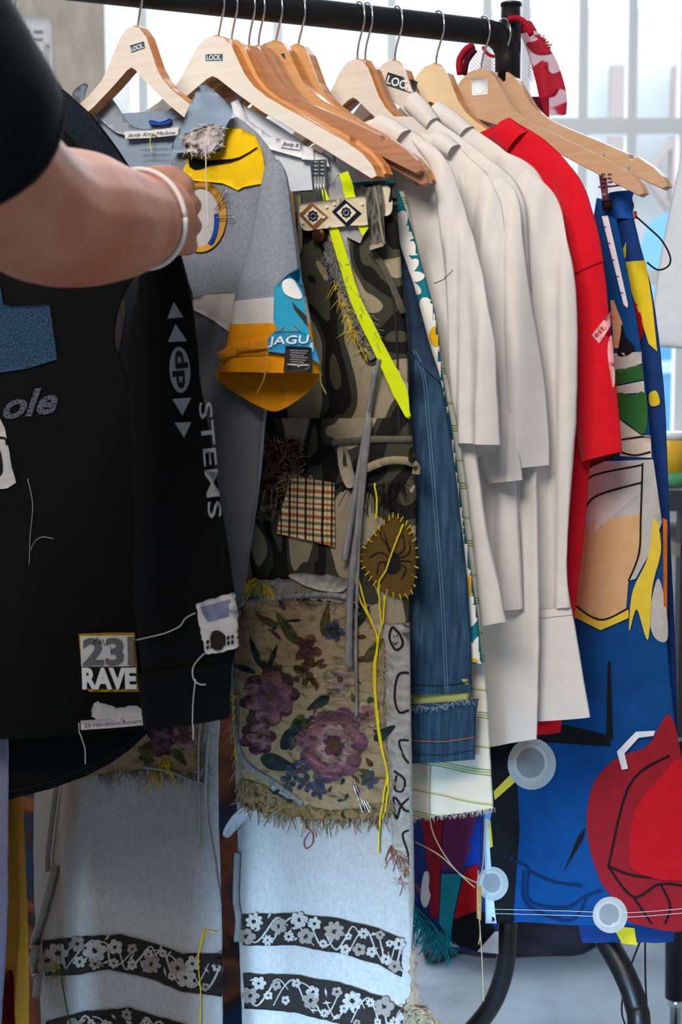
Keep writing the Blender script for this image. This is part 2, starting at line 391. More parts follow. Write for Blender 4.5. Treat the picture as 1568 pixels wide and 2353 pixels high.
MB().add(box((4.3, 11.19, 1.25), (1.9, .01, .05))).build('side_trim', plain('van_trim', 'a9c7da', .5, .3), t, smooth=False)

# notice on the concrete pier
t = thing('paper_notice', 'white printed paper taped to the concrete pier', 'paper', at(75, 180, 3.995))
pm = plain('paper_white', 'eef0f5', .8, .2); ink = plain('grey_ink', '8d919b', .8, .1)
NP = (Vector((0, 3.998, 0)), Vector((0, -1, 0)))
patch('sheet', [(18, 32), (119, 42), (124, 182), (10, 176)], NP, pm, t, off=.004, g=60)
patch('printed_lines', [[(x, y), (x+w, y), (x+w, y+h), (x, y+h)] for x, y, w, h in ((77, 70, 22, 7), (76, 88, 23, 6), (55, 70, 11, 5), (56, 88, 9, 4), (80, 120, 18, 5), (107, 102, 6, 9), (73, 100, 2, 44), (102, 98, 2, 44), (75, 143, 29, 2), (109, 112, 2, 40))], NP, ink, t, off=.006, g=60, thick=False)

# ================================================================ clothes rack
RA = at(200, -29, 1.62)
rb = ray(1168, 78); RB = CAM + rb*((RA.z-CAM.z)/rb.z)
RD = (RB-RA).normalized(); RN = Vector((RD.y, -RD.x, 0)); RPLANE = (RA, RN)
RR = .0158
rack = thing('clothes_rack', 'black tubular clothes rail carrying all the wooden hangers', 'clothes rack', Vector((RB.x, RB.y, 0)))
L0 = RA - RD*.62
pz = RA.z
pts = [L0 - RD*.0 + Z*(-.05)] + [L0+RD*.012+Z*(-.022), L0+RD*.05] + [RA, RB-RD*.03]
arc = [RB-RD*.03+RD*(.03*sin(a))+Z*(-.03*(1-cos(a))) for a in (pi/8, pi/4, 3*pi/8, pi/2)]
pts = pts + arc + [RB-Z*.06]
m = MB(); m.add(sweep(pts, RR, 20)); m.build('rail', BLACKTUBE, rack)
postr = .0128
def foot(x0, tip, side):
    pass
PB = RB + RD*.004
lower = [PB+Z*.035, PB-Z*.3, at(1182, 1300, PB.y+.005), at(1174, 1800, PB.y+.015), at(1168, 2060, PB.y+.025), at(1166, 2150, PB.y+.03), at(1160, 2225, PB.y+.045), at(1135, 2300, PB.y+.065), at(1092, 2360, PB.y+.085), at(1010, 2440, PB.y+.12)]
e = lower[-1]; lower += [Vector((e.x-.10, e.y+.07, .03))]
q = crom([tuple(p) for p in lower], 60); m = MB(); m.add(sweep([Vector(p) for p in q], [postr]*60, 14)); m.build('post', BLACKTUBE, rack)
lower = [at(1195, 1200, PB.y-.014), at(1200, 1500, PB.y-.016), at(1225, 1800, PB.y-.025), at(1285, 1990, PB.y-.04), at(1345, 2090, PB.y-.06), at(1398, 2170, PB.y-.09), at(1437, 2240, PB.y-.115), at(1462, 2310, PB.y-.13), at(1470, 2400, PB.y-.14)]
e = lower[-1]; lower += [Vector((e.x+.002, e.y-.01, .03))]
q = crom([tuple(p) for p in lower], 50); m = MB(); m.add(sweep([Vector(p) for p in q], [postr*1.12]*50, 14)); m.build('leg', BLACKTUBE, rack)
m = MB(); m.add(sweep([PB+Z*.034, PB+Z*.0375, PB+Z*.0385], [postr*1.05, postr*1.05, postr*.8], 16)); m.build('end_cap', plain('black_plastic', '17181b', .35, .5), rack)
LB = L0 + Z*(-.05)
m = MB(); m.add(sweep([LB+Z*.02, Vector((LB.x, LB.y, .4)), Vector((LB.x-.01, LB.y, .15)), Vector((LB.x-.06, LB.y-.1, .03))], postr, 14)); m.build('post', BLACKTUBE, rack)
m = MB(); m.add(sweep([Vector((LB.x, LB.y, .5)), Vector((LB.x+.05, LB.y+.12, .2)), Vector((LB.x+.08, LB.y+.2, .03))], postr, 14)); m.build('leg', BLACKTUBE, rack)
for p in (Vector((lower[-1].x, lower[-1].y, .0)), Vector((LB.x-.06, LB.y-.1, 0)), Vector((LB.x+.08, LB.y+.2, 0))):
    m = MB(); m.add(sweep([p+Z*.0005, p+Z*.02, p+Z*.04], [.02, .02, .014], 12)); m.build('foot', plain('black_plastic', '17181b', .35, .5), rack)
e = q and at(1010, 2440, PB.y+.12); p = Vector((e.x-.10, e.y+.07, 0)); m = MB(); m.add(sweep([p+Z*.0005, p+Z*.02, p+Z*.04], [.02, .02, .014], 12)); m.build('foot', plain('black_plastic', '17181b', .35, .5), rack)

# ================================================================ hangers
WOODS = {'pale': wood('wood_pale', 'e6dccd', 'f1eadf'), 'honey': wood('wood_honey', 'cf9a62', 'dba873'), 'brown': wood('wood_brown', 'a87656', 'b98867'),
         'blond': wood('wood_blond', 'dcc096', 'e4cba4'), 'tan': wood('wood_tan', 'bf9a7a', 'caa684'), 'grey': wood('wood_grey', 'd9cdc0', 'e4dbd1')}
EDGE = wood('wood_edge', 'b06a2c', 'cf8a45')
OUT = [(0, 0), (.012, -.003), (.023, -.013), (.033, -.029), (.044, -.046), (.057, -.059), (.075, -.071), (.10, -.0835), (.14, -.1025), (.18, -.122), (.203, -.136), (.216, -.149), (.2215, -.160)]
INN = [(.217, -.164), (.19, -.150), (.14, -.124), (.10, -.1035), (.07, -.0885), (.035, -.0675), (.008, -.050), (0, -.0475)]
NOTCH = [(.172, -.1185), (.1735, -.124), (.1775, -.1265), (.1815, -.1255), (.183, -.1225)]
def hanger(nx, ny, wd_, label, tilt=4.5, th=.0075, notch=False, len_=1.07, alpha=ALPHA, flatb=False, clips=None):
    P = onpl(nx, ny, RPLANE); u = Vector((cos(alpha), -sin(alpha), 0)); nn = Vector((-sin(alpha), -cos(alpha), 0)); ti = radians(tilt)
    uu = u*cos(ti)-Z*sin(ti); zz = Z*cos(ti)+u*sin(ti)
    t = thing('wooden_hanger', label, 'hanger', P, 'wooden hangers on the black rail')
    o = list(OUT)
    if notch: o = OUT[:9]+NOTCH+OUT[10:]
    half = o + INN
    inn = INN if not flatb else INN[:5]+[(.03, -.072), (.0, -.062)]
    half = o+inn
    left = [(-x, y) for x, y in half[1:-1]][::-1]
    prof = half + left
    n = len(prof); V = []
    def P3(x, y, d):
        x *= len_; bend = .004*(abs(x)/.2)**2
        return P + uu*x + zz*y + nn*(d+bend*.0 + bend) 
    for d, ins in ((th, .0015), (th-.002, 0), (-th+.002, 0), (-th, .0015)):
        for i, (x, y) in enumerate(prof):
            a = prof[i-1]; c = prof[(i+1) % n]; tx, ty = c[0]-a[0], c[1]-a[1]; l = math.hypot(tx, ty) or 1
            V.append(P3(x-ty/l*-ins*-1*1.0, y+tx/l*-ins, d))
    Fc = []
    for k in range(3):
        for i in range(n): Fc.append((k*n+i, k*n+(i+1) % n, (k+1)*n+(i+1) % n, (k+1)*n+i))
    v2, fs = tri2d([(x*1000, y*1000) for x, y in prof], 400)
    Fc += [tuple(f) for f in fs] + [tuple(3*n+i for i in f[::-1]) for f in fs]
    bo = build('body', V, Fc, WOODS[wd_], t, smooth=False); bo.data.materials.append(EDGE)
    for i in range(3*n): bo.data.polygons[i].material_index = 1 if wd_ in ('pale', 'honey', 'grey', 'blond') else 0
    key = 'H%d' % nx; REG[key] = BVHTree.FromPolygons([tuple(v) for v in V], Fc); RPL[key] = ((P, nn), th)
    # hook over the rail
    k = (P-RA).dot(RD); C = RA+RD*k; hq = -RN if RN.dot(U) < 0 else RN; hq = hq.normalized()
    R = .0205; C = C - Z*(R-.0012-RR-.0006)
    dz = P.z-C.z
    path = [(0, dz-.004), (0, dz+.012), (0, -R-.014), (.004, -R-.006), (.0125, -R+.004)] + [(R*cos(a), R*sin(a)) for a in [radians(d) for d in range(-35, 205, 15)]]
    if dz+.012 > -R-.014: path = [(0, dz-.004), (0, (dz-R-.01)/2), (.004, -R-.007), (.0125, -R+.004)] + path[5:]
    m = MB(); m.add(sweep([C+hq*x+Z*y for x, y in path], .00125, 8)); m.build('hook', CHROME, t)
    return t, P, u
PL = {}
HG = {}
def H(i, nx, ny, *a, **k):
    t, P, u = hanger(nx, ny, *a, **k); HG[i] = (t, P); PL[i] = (P, NRM); return t
H(0, 34, 42, 'honey', 'honey wood hanger at the far left behind the black sleeve', tilt=20, len_=.9)
H(1, 317, 60, 'pale', 'pale hanger with small LOCK sticker holding the grey sports jersey', len_=.84)
H(2, 503, 82, 'pale', 'pale hanger with level LOCK sticker, second along the rail', len_=1.1)
H(3, 533, 90, 'honey', 'honey wood hanger with notched tip above the camouflage trousers', th=.006, notch=True, len_=1.05, tilt=3)
H(4, 573, 104, 'brown', 'brown hanger with notched tip, first of the brown pair', th=.005, notch=True, len_=1.12, tilt=1)
H(5, 595, 104, 'brown', 'brown hanger tucked behind the other brown one', th=.005, len_=1.14, tilt=4)
H(6, 635, 94, 'honey', 'honey wood hanger with a dark sticker corner showing', len_=1.05)
H(7, 687, 102, 'honey', 'honey wood hanger carrying the first white t-shirt', len_=.86)
H(8, 822, 134, 'grey', 'whitish wooden hanger carrying the second white top', th=.0045, len_=.86)
H(9, 840, 136, 'brown', 'brown hanger pressed behind the whitish one', th=.005, len_=.86)
H(10, 908, 138, 'grey', 'whitish hanger with a large dark sticker half covered by a collar', len_=.86)
H(11, 1003, 146, 'blond', 'blond wood hanger carrying the red t-shirt', len_=.9)
H(12, 1107, 158, 'tan', 'tan hanger with a square white sticker near the rail end', tilt=2.5, len_=1.05, flatb=True)
H(13, 1154, 164, 'tan', 'last tan hanger with notched tip beside the rack post', notch=True, tilt=0, len_=1.03, flatb=True)
LK = plain('sticker_slate', '4d7088', .6, .3); WHT = plain('print_white', 'f0f0ee', .7, .2); BLK = plain('print_black', '111214', .7, .2); DKS = plain('sticker_charcoal', '33424f', .6, .3)
patch('sticker', [(299, 105), (331, 95), (334, 110), (302, 121)], 'H317', LK, HG[1][0], off=.0006, g=30)
text('sticker_letters', 'LOCK.', (303, 118.5), (29, -8.7), (-2.4, -10.5), 'H317', WHT, HG[1][0], off=.0012, bold=.02)
patch('sticker', [(473, 125), (512, 124), (512, 139), (473, 140)], 'H503', LK, HG[2][0], off=.0006, g=30)
text('sticker_letters', 'LOCK.', (476, 138), (34, -.6), (0, -11.5), 'H503', WHT, HG[2][0], off=.0012, bold=.02)
patch('sticker', [(646, 124), (654, 123), (657, 136), (650, 130)], 'H635', DKS, HG[6][0], off=.0006, g=30)
patch('sticker', [(892, 166), (961, 188), (952, 217), (884, 194)], 'H908', DKS, HG[10][0], off=.0006, g=30)
text('sticker_letters', 'LOCK.', (888, 191), (62, 20), (6, -18), 'H908', WHT, HG[10][0], off=.0012, bold=.02)
patch('sticker', [(1084, 181), (1121, 180), (1122, 217), (1086, 220)], 'H1107', plain('sticker_white', 'e9edf2', .5, .3), HG[12][0], off=.0006, g=30)
patch('sticker_ring', ell(1103, 200, 15, 16), 'H1107', plain('sticker_grey', 'd3d8de', .5, .3), HG[12][0], off=.0009, g=30, thick=False, holes=(ell(1103, 200, 13.5, 14.5),))
# trouser clips hanging from hangers
def clip(px, pl, parent, off=.0, big=True, h=(368, 465), w=(712, 757), metal=STEEL, tilt=0):
    x0, x1 = w; y0, y1 = h
    def q(x, y, o): return onpl(x, y, pl, off+o)
    m = MB()
    for o0, o1 in ((.004, .006), (-.006, -.004)):
        V = [q(x, y, o) for o in (o0, o1) for x, y in ((x0, y0), (x1-8, y0-2), (x1-2, y1), (x0+10, y1))]
        m.add((V, [(0, 1, 2, 3), (7, 6, 5, 4), (0, 4, 5, 1), (1, 5, 6, 2), (2, 6, 7, 3), (3, 7, 4, 0)]))
    c = m.build('clip', metal, parent, smooth=False)
    m = MB()
    for k in range(4):
        f = (k+.7)/4.6; m.add(sweep([q(x0+5+(x1-x0-14)*f, y0+38, .0065), q(x0+12+(x1-x0-16)*f, y1-6, .0065)], .0011, 5))
    for r in range(4):
        for k in range(2): m.add(sweep([q(x0+7+k*15, y0+5+r*9, .0065), q(x0+16+k*15, y0+5+r*9, .0065)], .0013, 6))
    m.build('clip_rib', metal, c)
    return c

# ================================================================ garments
DROP = Vector((0, 0, -1.35))
def garment(name, label, cat, i): return thing(name, label, cat, HG[i][1] - Z*.05)
WHITE = cloth('e3deda', .02, 60, sheen=.1, trans=.12)
YARN_Y = plain('yellow_thread', 'e8cf1c', .8, .1); YARN_W = plain('white_thread', 'dcdad8', .8, .1); YARN_G = plain('grey_thread', '9a9a98', .9, .1); YARN_B = plain('brown_thread', '7d5e3c', .9, .1); YARN_C = plain('cream_thread', 'a89c80', .9, .1)
YARN_N = plain('black_thread', '1a1a1a', .9, .1)

# ---- printed navy trousers at the far end (behind everything on the rail)
NAVY = cloth('1a3872', .12, 40)
t = garment('printed_trousers', 'navy trousers with yellow and red print and gathered waist, last on the rail', 'trousers', 13)
loft('waist_and_leg', [(1385, 505, 1456, 500), (1392, 560, 1470, 560), (1395, 700, 1502, 690), (1400, 900, 1526, 900), (1400, 1200, 1541, 1200), (1380, 1600, 1560, 1600), (1335, 2050, 1560, 2060), (1340, 2165, 1553, 2160)], PL[13], NAVY, t, seed=31, key='navy', fold=.007)
loft('waistband', [(1388, 448, 1458, 437), (1392, 462, 1450, 455), (1390, 475, 1456, 470), (1393, 490, 1452, 486), (1386, 506, 1458, 502)], PL[13], cloth('1f56a6', .25, 60), t, seed=32, t=.02, fold=.009, ff=70, key='navyw', start=1)
loft('leg', [(1040, 1500, 1190, 1500), (980, 1750, 1160, 1750), (948, 1900, 1140, 1900), (946, 2060, 1143, 2100), (1000, 2175, 1146, 2192)], PL[13], cloth('27356f', .15, 40), t, seed=33, key='navyl', fold=.006)
GRN = cloth('3f8a3c', .1, 60); RED = cloth('b3101c', .1, 60); DRED = cloth('8e1c28', .1, 60); TEAL2 = cloth('1d8a96', .12, 60); PURP = cloth('6a2c58', .1, 60); YEL = cloth('e2c52a', .08, 60); BLKC = cloth('15161a', .1, 60); LBLUE = cloth('5c93d6', .1, 60); ROYAL = cloth('173c9c', .1, 60); OFFW = cloth('d9d9dc', .06, 60)
patch('yellow_print', [(1433, 602), (1484, 598), (1500, 700), (1511, 808), (1492, 790), (1470, 720), (1450, 665)], 'navy', YEL, t, thick=False)
patch('yellow_print', [(1420, 600), (1440, 556), (1440, 590), (1434, 601)], 'navy', YEL, t, thick=False)
patch('yellow_print', rnd([(1493, 905), (1508, 898), (1516, 915), (1515, 930), (1496, 932)]), 'navy', YEL, t, thick=False)
patch('red_print', rnd([(1450, 700), (1466, 700), (1479, 745), (1476, 778), (1462, 792), (1452, 760)]), 'navy', RED, t, thick=False)
patch('yellow_print', [(1410, 2128), (1460, 2132), (1465, 2172), (1430, 2168)], 'navy', YEL, t, thick=False)
patch('purple_print', [(1020, 1880), (1098, 1870), (1080, 1960), (1066, 2000), (1015, 2000)], 'navyl', PURP, t, thick=False)
patch('red_print', [(970, 1885), (1018, 1880), (1010, 2108), (990, 2108), (984, 1990)], 'navyl', DRED, t, thick=False)
patch('red_print', [(1070, 1998), (1100, 1985), (1102, 2090), (1044, 2112)], 'navyl', RED, t, thick=False)
patch('blue_print', [(1068, 1990), (1093, 1880), (1104, 1890), (1104, 1984)], 'navyl', ROYAL, t, thick=False)
patch('teal_print', [(1016, 2008), (1064, 2008), (1042, 2110), (1036, 2165), (1010, 2120)], 'navyl', TEAL2, t, thick=False)
patch('black_print', [(1044, 2112), (1102, 2092), (1128, 2105), (1138, 2140), (1098, 2186), (1040, 2165)], 'navyl', BLKC, t, thick=False)
patch('white_print', [(1138, 2140), (1146, 2140), (1146, 2192), (1098, 2186)], 'navyl', OFFW, t, thick=False)
patch('white_print', [(1000, 2150), (1038, 2165), (1054, 2176), (1000, 2172)], 'navyl', OFFW, t, thick=False)
patch('white_print', rnd([(974, 2010), (986, 2005), (992, 2050), (980, 2085), (968, 2065)]), 'navyl', OFFW, t, thick=False)
fringe('teal_fringe', [(950, 2080), (985, 2130), (1030, 2150)], 'navyl', plain('teal_thread', '27a5b5', .8, .1), t, 160, (.01, .04), .0008)
thread('drawcord', [(1462, 497), (1490, 522), (1522, 553), (1541, 590), (1536, 612), (1512, 620), (1488, 603)], PL[13], .0011, YARN_N, t, off=.012)
thread('drawcord', [(1483, 2160), (1484, 2260), (1490, 2353), (1494, 2420)], PL[13], .0012, YARN_N, t, off=-.004)
thread('drawcord', [(1473, 2160), (1450, 2220), (1432, 2290), (1430, 2330), (1440, 2360)], PL[13], .0012, YARN_N, t, off=-.008)
patch('toggle', [(1456, 485), (1464, 486), (1466, 503), (1458, 503)], 'navy', cloth('b1452f', .1), t, off=.006)

# ---- big blue printed wrap under the clear clip
BLUE = cloth('0b437f', .12, 30)
t = garment('printed_wrap', 'wide blue hanging cloth printed with red, grey, yellow and beige shapes', 'cloth', 12)
loft('cloth', [(1372, 455, 1410, 462), (1350, 600, 1440, 600), (1335, 800, 1474, 790), (1310, 1010, 1498, 1010), (1280, 1250, 1526, 1250), (1240, 1480, 1536, 1470), (1175, 1640, 1552, 1640), (1118, 1740, 1568, 1760), (1112, 1880, 1590, 1890), (1116, 2010, 1600, 2010), (1118, 2122, 1605, 2122)], PL[12], BLUE, t, seed=41, key='wrap', fold=.011, ff=9, cols=34)
GREY = cloth('b2b2b0', .08, 60); LGREY = cloth('c2bebb', .05, 60); DGREY = cloth('8d9092', .08, 60); BEIGE = cloth('c9a579', .05, 60); CRM = cloth('cfc3b4', .05, 60); YEL2 = cloth('d8bf3f', .06, 60); DRD2 = cloth('8f1c26', .08, 50); RED2 = cloth('b8141f', .08, 50); BKL = cloth('17171a', .08, 60); MBLUE = cloth('175fb5', .1, 50)
T = 'wrap'
patch('white_stripe', [(1384, 497), (1398, 495), (1444, 700), (1442, 708), (1434, 700)], T, cloth('e4e4ea', .04), t, thick=False)
for i in range(5): line('stripe_tick', [(1389+i*9.5, 520+i*38), (1395+i*9.5, 522+i*38)], 2, T, plain('ink_blue', '5b62a0', .8), t, off=.0026)
patch('beige_print', [(1404, 690), (1412, 690), (1432, 745), (1422, 800), (1412, 800)], T, BEIGE, t, thick=False)
patch('black_print', rnd([(1430, 745), (1440, 775), (1460, 800), (1440, 818), (1420, 815), (1426, 780)]), T, BKL, t, thick=False)
patch('grey_print', [(1412, 812), (1475, 808), (1476, 835), (1414, 858)], T, LGREY, t, thick=False)
patch('green_print', [(1412, 850), (1476, 838), (1480, 872), (1416, 885)], T, cloth('2f6430', .1), t, thick=False)
patch('grey_print', [(1416, 888), (1480, 875), (1482, 902), (1418, 906)], T, LGREY, t, thick=False)
patch('green_print', rnd([(1418, 905), (1455, 908), (1484, 902), (1488, 975), (1475, 998), (1440, 970), (1422, 960)]), T, cloth('2f6430', .1), t, thick=False)
patch('cream_band', [(1424, 964), (1474, 1000), (1496, 1000), (1498, 1052), (1426, 1048)], T, CRM, t, thick=False)
patch('grey_block', [(1340, 1090), (1380, 1060), (1500, 1056), (1515, 1185), (1480, 1235), (1475, 1130), (1360, 1230), (1335, 1190)], T, LGREY, t, thick=False)
patch('grey_block', [(1335, 1190), (1475, 1130), (1478, 1190), (1345, 1215)], T, GREY, t, off=.0012, thick=False)
patch('beige_panel', [(1336, 1200), (1480, 1180), (1476, 1280), (1445, 1340), (1440, 1400), (1385, 1425), (1325, 1395)], T, BEIGE, t, thick=False)
patch('grey_side_band', [(1480, 1060), (1502, 1056), (1522, 1200), (1500, 1260), (1462, 1330), (1445, 1335), (1476, 1270)], T, GREY, t, off=.0022, thick=False)
patch('yellow_band', [(1322, 1390), (1382, 1425), (1446, 1398), (1446, 1420), (1382, 1448), (1316, 1415)], T, YEL2, t, off=.0022, thick=False)
patch('yellow_streak', rnd([(1504, 1188), (1520, 1260), (1500, 1350), (1490, 1470), (1465, 1400), (1448, 1450), (1455, 1360), (1490, 1280)]), T, YEL2, t, off=.0026, thick=False)
patch('grey_arc', rnd([(1515, 1330), (1532, 1400), (1534, 1470), (1508, 1468), (1494, 1430), (1500, 1370)]), T, GREY, t, thick=False)
patch('orange_print', [(1524, 1190), (1534, 1195), (1534, 1420), (1526, 1425)], T, cloth('c86a18', .1), t, thick=False)
patch('black_band', [(1150, 1660), (1280, 1662), (1400, 1690), (1405, 1715), (1160, 1700)], T, BKL, t, thick=False)
patch('black_band', [(1120, 1720), (1180, 1705), (1190, 1810), (1195, 1900), (1180, 2122), (1132, 2122), (1120, 1900)], T, BKL, t, thick=False)
patch('black_streak', [(1398, 1520), (1404, 1520), (1410, 1700), (1394, 1700)], T, BKL, t, off=.0022, thick=False)
patch('black_streak', [(1348, 1900), (1340, 1930), (1296, 2005), (1330, 1920)], T, BKL, t, off=.0022, thick=False)
for cx, cy, r in ((1224, 1755, 56), (1133, 2030, 37), (1404, 2102, 40)):
    d = patch('grey_disc', ell(cx, cy, r, r*1.06, n=26), T, GREY, t, off=.0026, thick=False)
    patch('disc_ring', ell(cx-2, cy-2, r*.74, r*.78, n=24), T, LGREY, d, off=.0036, thick=False)
    patch('disc_centre', ell(cx-2, cy-2, r*.58, r*.62, n=22), T, DGREY, d, off=.0044, thick=False)
patch('yellow_stripe', [(1136, 1818), (1176, 1778), (1184, 1798), (1138, 1838)], T, YEL2, t, off=.0022, thick=False)
patch('yellow_stripe', [(1120, 1880), (1128, 1880), (1134, 1945), (1124, 1948)], T, YEL2, t, off=.0022, thick=False)
patch('white_edge', [(1113, 1880), (1122, 1880), (1134, 2050), (1142, 2122), (1116, 2122)], T, cloth('c7d4e4', .06), t, off=.0024, thick=False)
patch('light_blue_edge', [(1112, 1862), (1132, 1862), (1122, 1910), (1112, 1925)], T, LBLUE, t, off=.0022, thick=False)
rp = patch('red_shape', rnd([(1538, 1640), (1490, 1712), (1420, 1740), (1368, 1795), (1350, 1870), (1356, 1945), (1385, 2030), (1432, 2085), (1460, 2122), (1603, 2122), (1600, 1880), (1568, 1740)], 72), T, DRD2, t, off=.0022, thick=False)
patch('bright_red_panel', rnd([(1568, 1745), (1520, 1785), (1468, 1850), (1450, 1930), (1462, 2000), (1580, 2015), (1592, 1880)], 60), T, RED2, rp, off=.0042, thick=False)
patch('white_angle', [(1420, 1726), (1464, 1680), (1508, 1678), (1504, 1690), (1470, 1694), (1438, 1730), (1446, 1765), (1432, 1768)], T, OFFW, rp, off=.0046, thick=False)
for q in ([(1400, 1990), (1450, 1800), (1540, 1735)], [(1400, 1990), (1465, 2012), (1566, 2018)], [(1400, 1990), (1458, 2060), (1520, 2030), (1600, 2040)], [(1458, 2060), (1500, 2122)], [(1520, 2030), (1542, 2080), (1530, 2122)]): line('black_outline', q, 5, T, BKL, rp, off=.0036)
for q in ([(1150, 1960), (1200, 1985), (1215, 2000), (1218, 2070), (1300, 2085), (1345, 2060), (1385, 2045)], [(1215, 2000), (1270, 2025), (1340, 2035)], [(1205, 2000), (1212, 2078), (1312, 2115), (1350, 2060)]): line('blue_outline', q, 7, T, cloth('0c2a52', .1), t, off=.0016)
for q in ([(1345, 1128), (1362, 1094), (1478, 1068)], [(1340, 1190), (1368, 1142), (1478, 1108)], [(1430, 1010), (1470, 1004), (1494, 1002)], [(1430, 1040), (1462, 1046), (1496, 1038)], [(1478, 1064), (1474, 1180), (1470, 1270), (1446, 1335)]): line('dark_outline', q, 4, T, BKL, t, off=.0024)
line('yellow_outline', [(1322, 1390), (1382, 1424), (1446, 1397)], 4, T, BKL, t, off=.0026)
for dy in (0, 10): thread('hem_stitching', [(1132, 2088+dy), (1300, 2092+dy), (1450, 2096+dy), (1600, 2084+dy)], T, .0004, YARN_W, t, off=.0036, n=40)
# clear plastic clip with wire
clipm = plain('clear_plum_plastic', '5a2f3a', .2, .5, 0, .5)
h12 = HG[12][0]; c = clip(0, PL[12], h12, off=.004, h=(396, 470), w=(1376, 1402), metal=clipm)
patch('clip_pad', [(1383, 462), (1408, 460), (1410, 482), (1385, 484)], (HG[12][1]+NRM*.016, NRM), BLACKTUBE, c, off=0)
thread('clip_wire', [(1389, 350), (1389, 395)], PL[12], .0011, CHROME, h12, off=.002)
thread('clip_wire', [(1376, 430), (1400, 429), (1436, 423), (1444, 413), (1446, 395), (1446, 380)], PL[12], .0012, CHROME, h12, off=.001)

# ---- red t-shirt
REDT = cloth('d10e22', .06, 80, sheen=.2)
t = garment('red_t_shirt', 'bright red t-shirt with pale slanted print on its sleeve', 't-shirt', 11)
loft('body', [(1060, 330, 1178, 276), (1080, 370, 1262, 330), (1090, 420, 1335, 425), (1110, 600, 1372, 600), (1140, 900, 1360, 900), (1160, 1100, 1352, 1110), (1175, 1300, 1335, 1300), (1190, 1450, 1318, 1450), (1205, 1686, 1286, 1684)], PL[11], REDT, t, seed=51, key='redb', fold=.010, off=.007, t=.016)
loft('sleeve', [(1238, 330, 1268, 336), (1262, 400, 1335, 412), (1290, 520, 1372, 520), (1300, 650, 1390, 640), (1315, 850, 1410, 850), (1325, 1000, 1424, 1000), (1335, 1062, 1428, 1038)], PL[11], REDT, t, seed=52, key='reds', off=.018, t=.026, fold=.010, t0=.1)
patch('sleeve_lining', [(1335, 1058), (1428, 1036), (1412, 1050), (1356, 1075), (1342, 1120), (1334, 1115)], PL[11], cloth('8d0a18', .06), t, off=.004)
loft('collar', [(1126, 322, 1172, 270), (1150, 345, 1192, 284), (1168, 360, 1214, 302)], PL[11], REDT, t, seed=55, off=.010, t=.024, fold=.002, cols=12, step=6, key='redc')
PK = cloth('e6a9ae', .06)
patch('pale_print', [(1359, 770), (1404, 715), (1404, 748), (1378, 790)], 'reds', PK, t, off=.0014, g=10)
text('print_letters', 'est. 20', (1372, 776), (42, -46), (-9, -9), 'reds', RED, t, off=.0024)
patch('pale_print', rnd([(1398, 785), (1406, 770), (1410, 800), (1413, 870), (1408, 890), (1401, 850), (1396, 810)]), 'reds', PK, t, off=.0014, g=10)
thread('sleeve_seam', [(1318, 632), (1350, 615), (1388, 600)], 'reds', .0006, cloth('9c0a1a', .05), t, off=.0008)

# ---- white tops
GRP = 'white tops hanging in the middle of the rail'
def white(i, label, name, body, sleeve, seed, lining=None, soff=.018, collar=None, cuff=None, fold=.013):
    t = garment(name, label, 'shirt' if cuff else 't-shirt', i); t['group'] = GRP
    loft('body', body, PL[i], WHITE, t, seed=seed, key='wb%d' % i, fold=fold, ff=30, vf=1.0, off=.007, t=.016)
    loft('sleeve', sleeve, PL[i], WHITE, t, seed=seed+1, key='ws%d' % i, off=soff, t=.026, fold=.022, ff=34, start=.1, vf=1.0, t0=.1)
    if lining: patch('sleeve_lining', lining, PL[i], WHITE, t, off=.002)
    if collar: loft('collar', collar, PL[i], WHITE, t, seed=seed+2, key='wc%d' % i, off=.010, t=.024, fold=.002, cols=12, step=6)
    return t
t = white(10, 'white long-sleeved shirt with a deep square cuff beside the red t-shirt', 'white_shirt',
    [(940, 300, 1085, 292), (960, 340, 1160, 345), (980, 400, 1240, 405), (1010, 600, 1305, 620), (1040, 900, 1312, 900), (1060, 1200, 1290, 1200), (1080, 1500, 1280, 1500), (1100, 1600, 1270, 1600)],
    [(1170, 352, 1195, 366), (1185, 420, 1262, 432), (1190, 500, 1292, 510), (1195, 650, 1321, 650), (1180, 900, 1324, 900), (1150, 1150, 1312, 1150), (1150, 1300, 1303, 1300), (1165, 1408, 1311, 1395)], 61, collar=[(995, 275, 1012, 233), (1030, 300, 1045, 255), (1062, 322, 1086, 290)], cuff=1)
loft('cuff', [(1163, 1408, 1313, 1393), (1170, 1450, 1322, 1440), (1180, 1530, 1336, 1522), (1196, 1658, 1358, 1648)], PL[10], WHITE, t, seed=63, key='cuff', off=.014, t=.016, fold=.003)
thread('cuff_seam', [[(1168, 1428), (1240, 1420), (1316, 1412)]], 'cuff', .0006, cloth('cfcac6', .02), t, off=.0006)
t = white(9, 'white top in the middle whose hem hangs lowest', 'white_t_shirt',
    [(880, 270, 1000, 272), (920, 340, 1100, 345), (940, 420, 1190, 430), (960, 600, 1215, 600), (990, 900, 1232, 900), (1020, 1300, 1240, 1300), (1050, 1500, 1240, 1500), (1080, 1640, 1236, 1640), (1090, 1718, 1234, 1698)],
    [(1060, 350, 1085, 360), (1100, 430, 1188, 440), (1130, 560, 1212, 560), (1140, 700, 1225, 700), (1160, 950, 1240, 950), (1172, 1080, 1244, 1070)], 65, collar=[(935, 258, 958, 210), (965, 287, 985, 238), (985, 305, 1007, 270)])
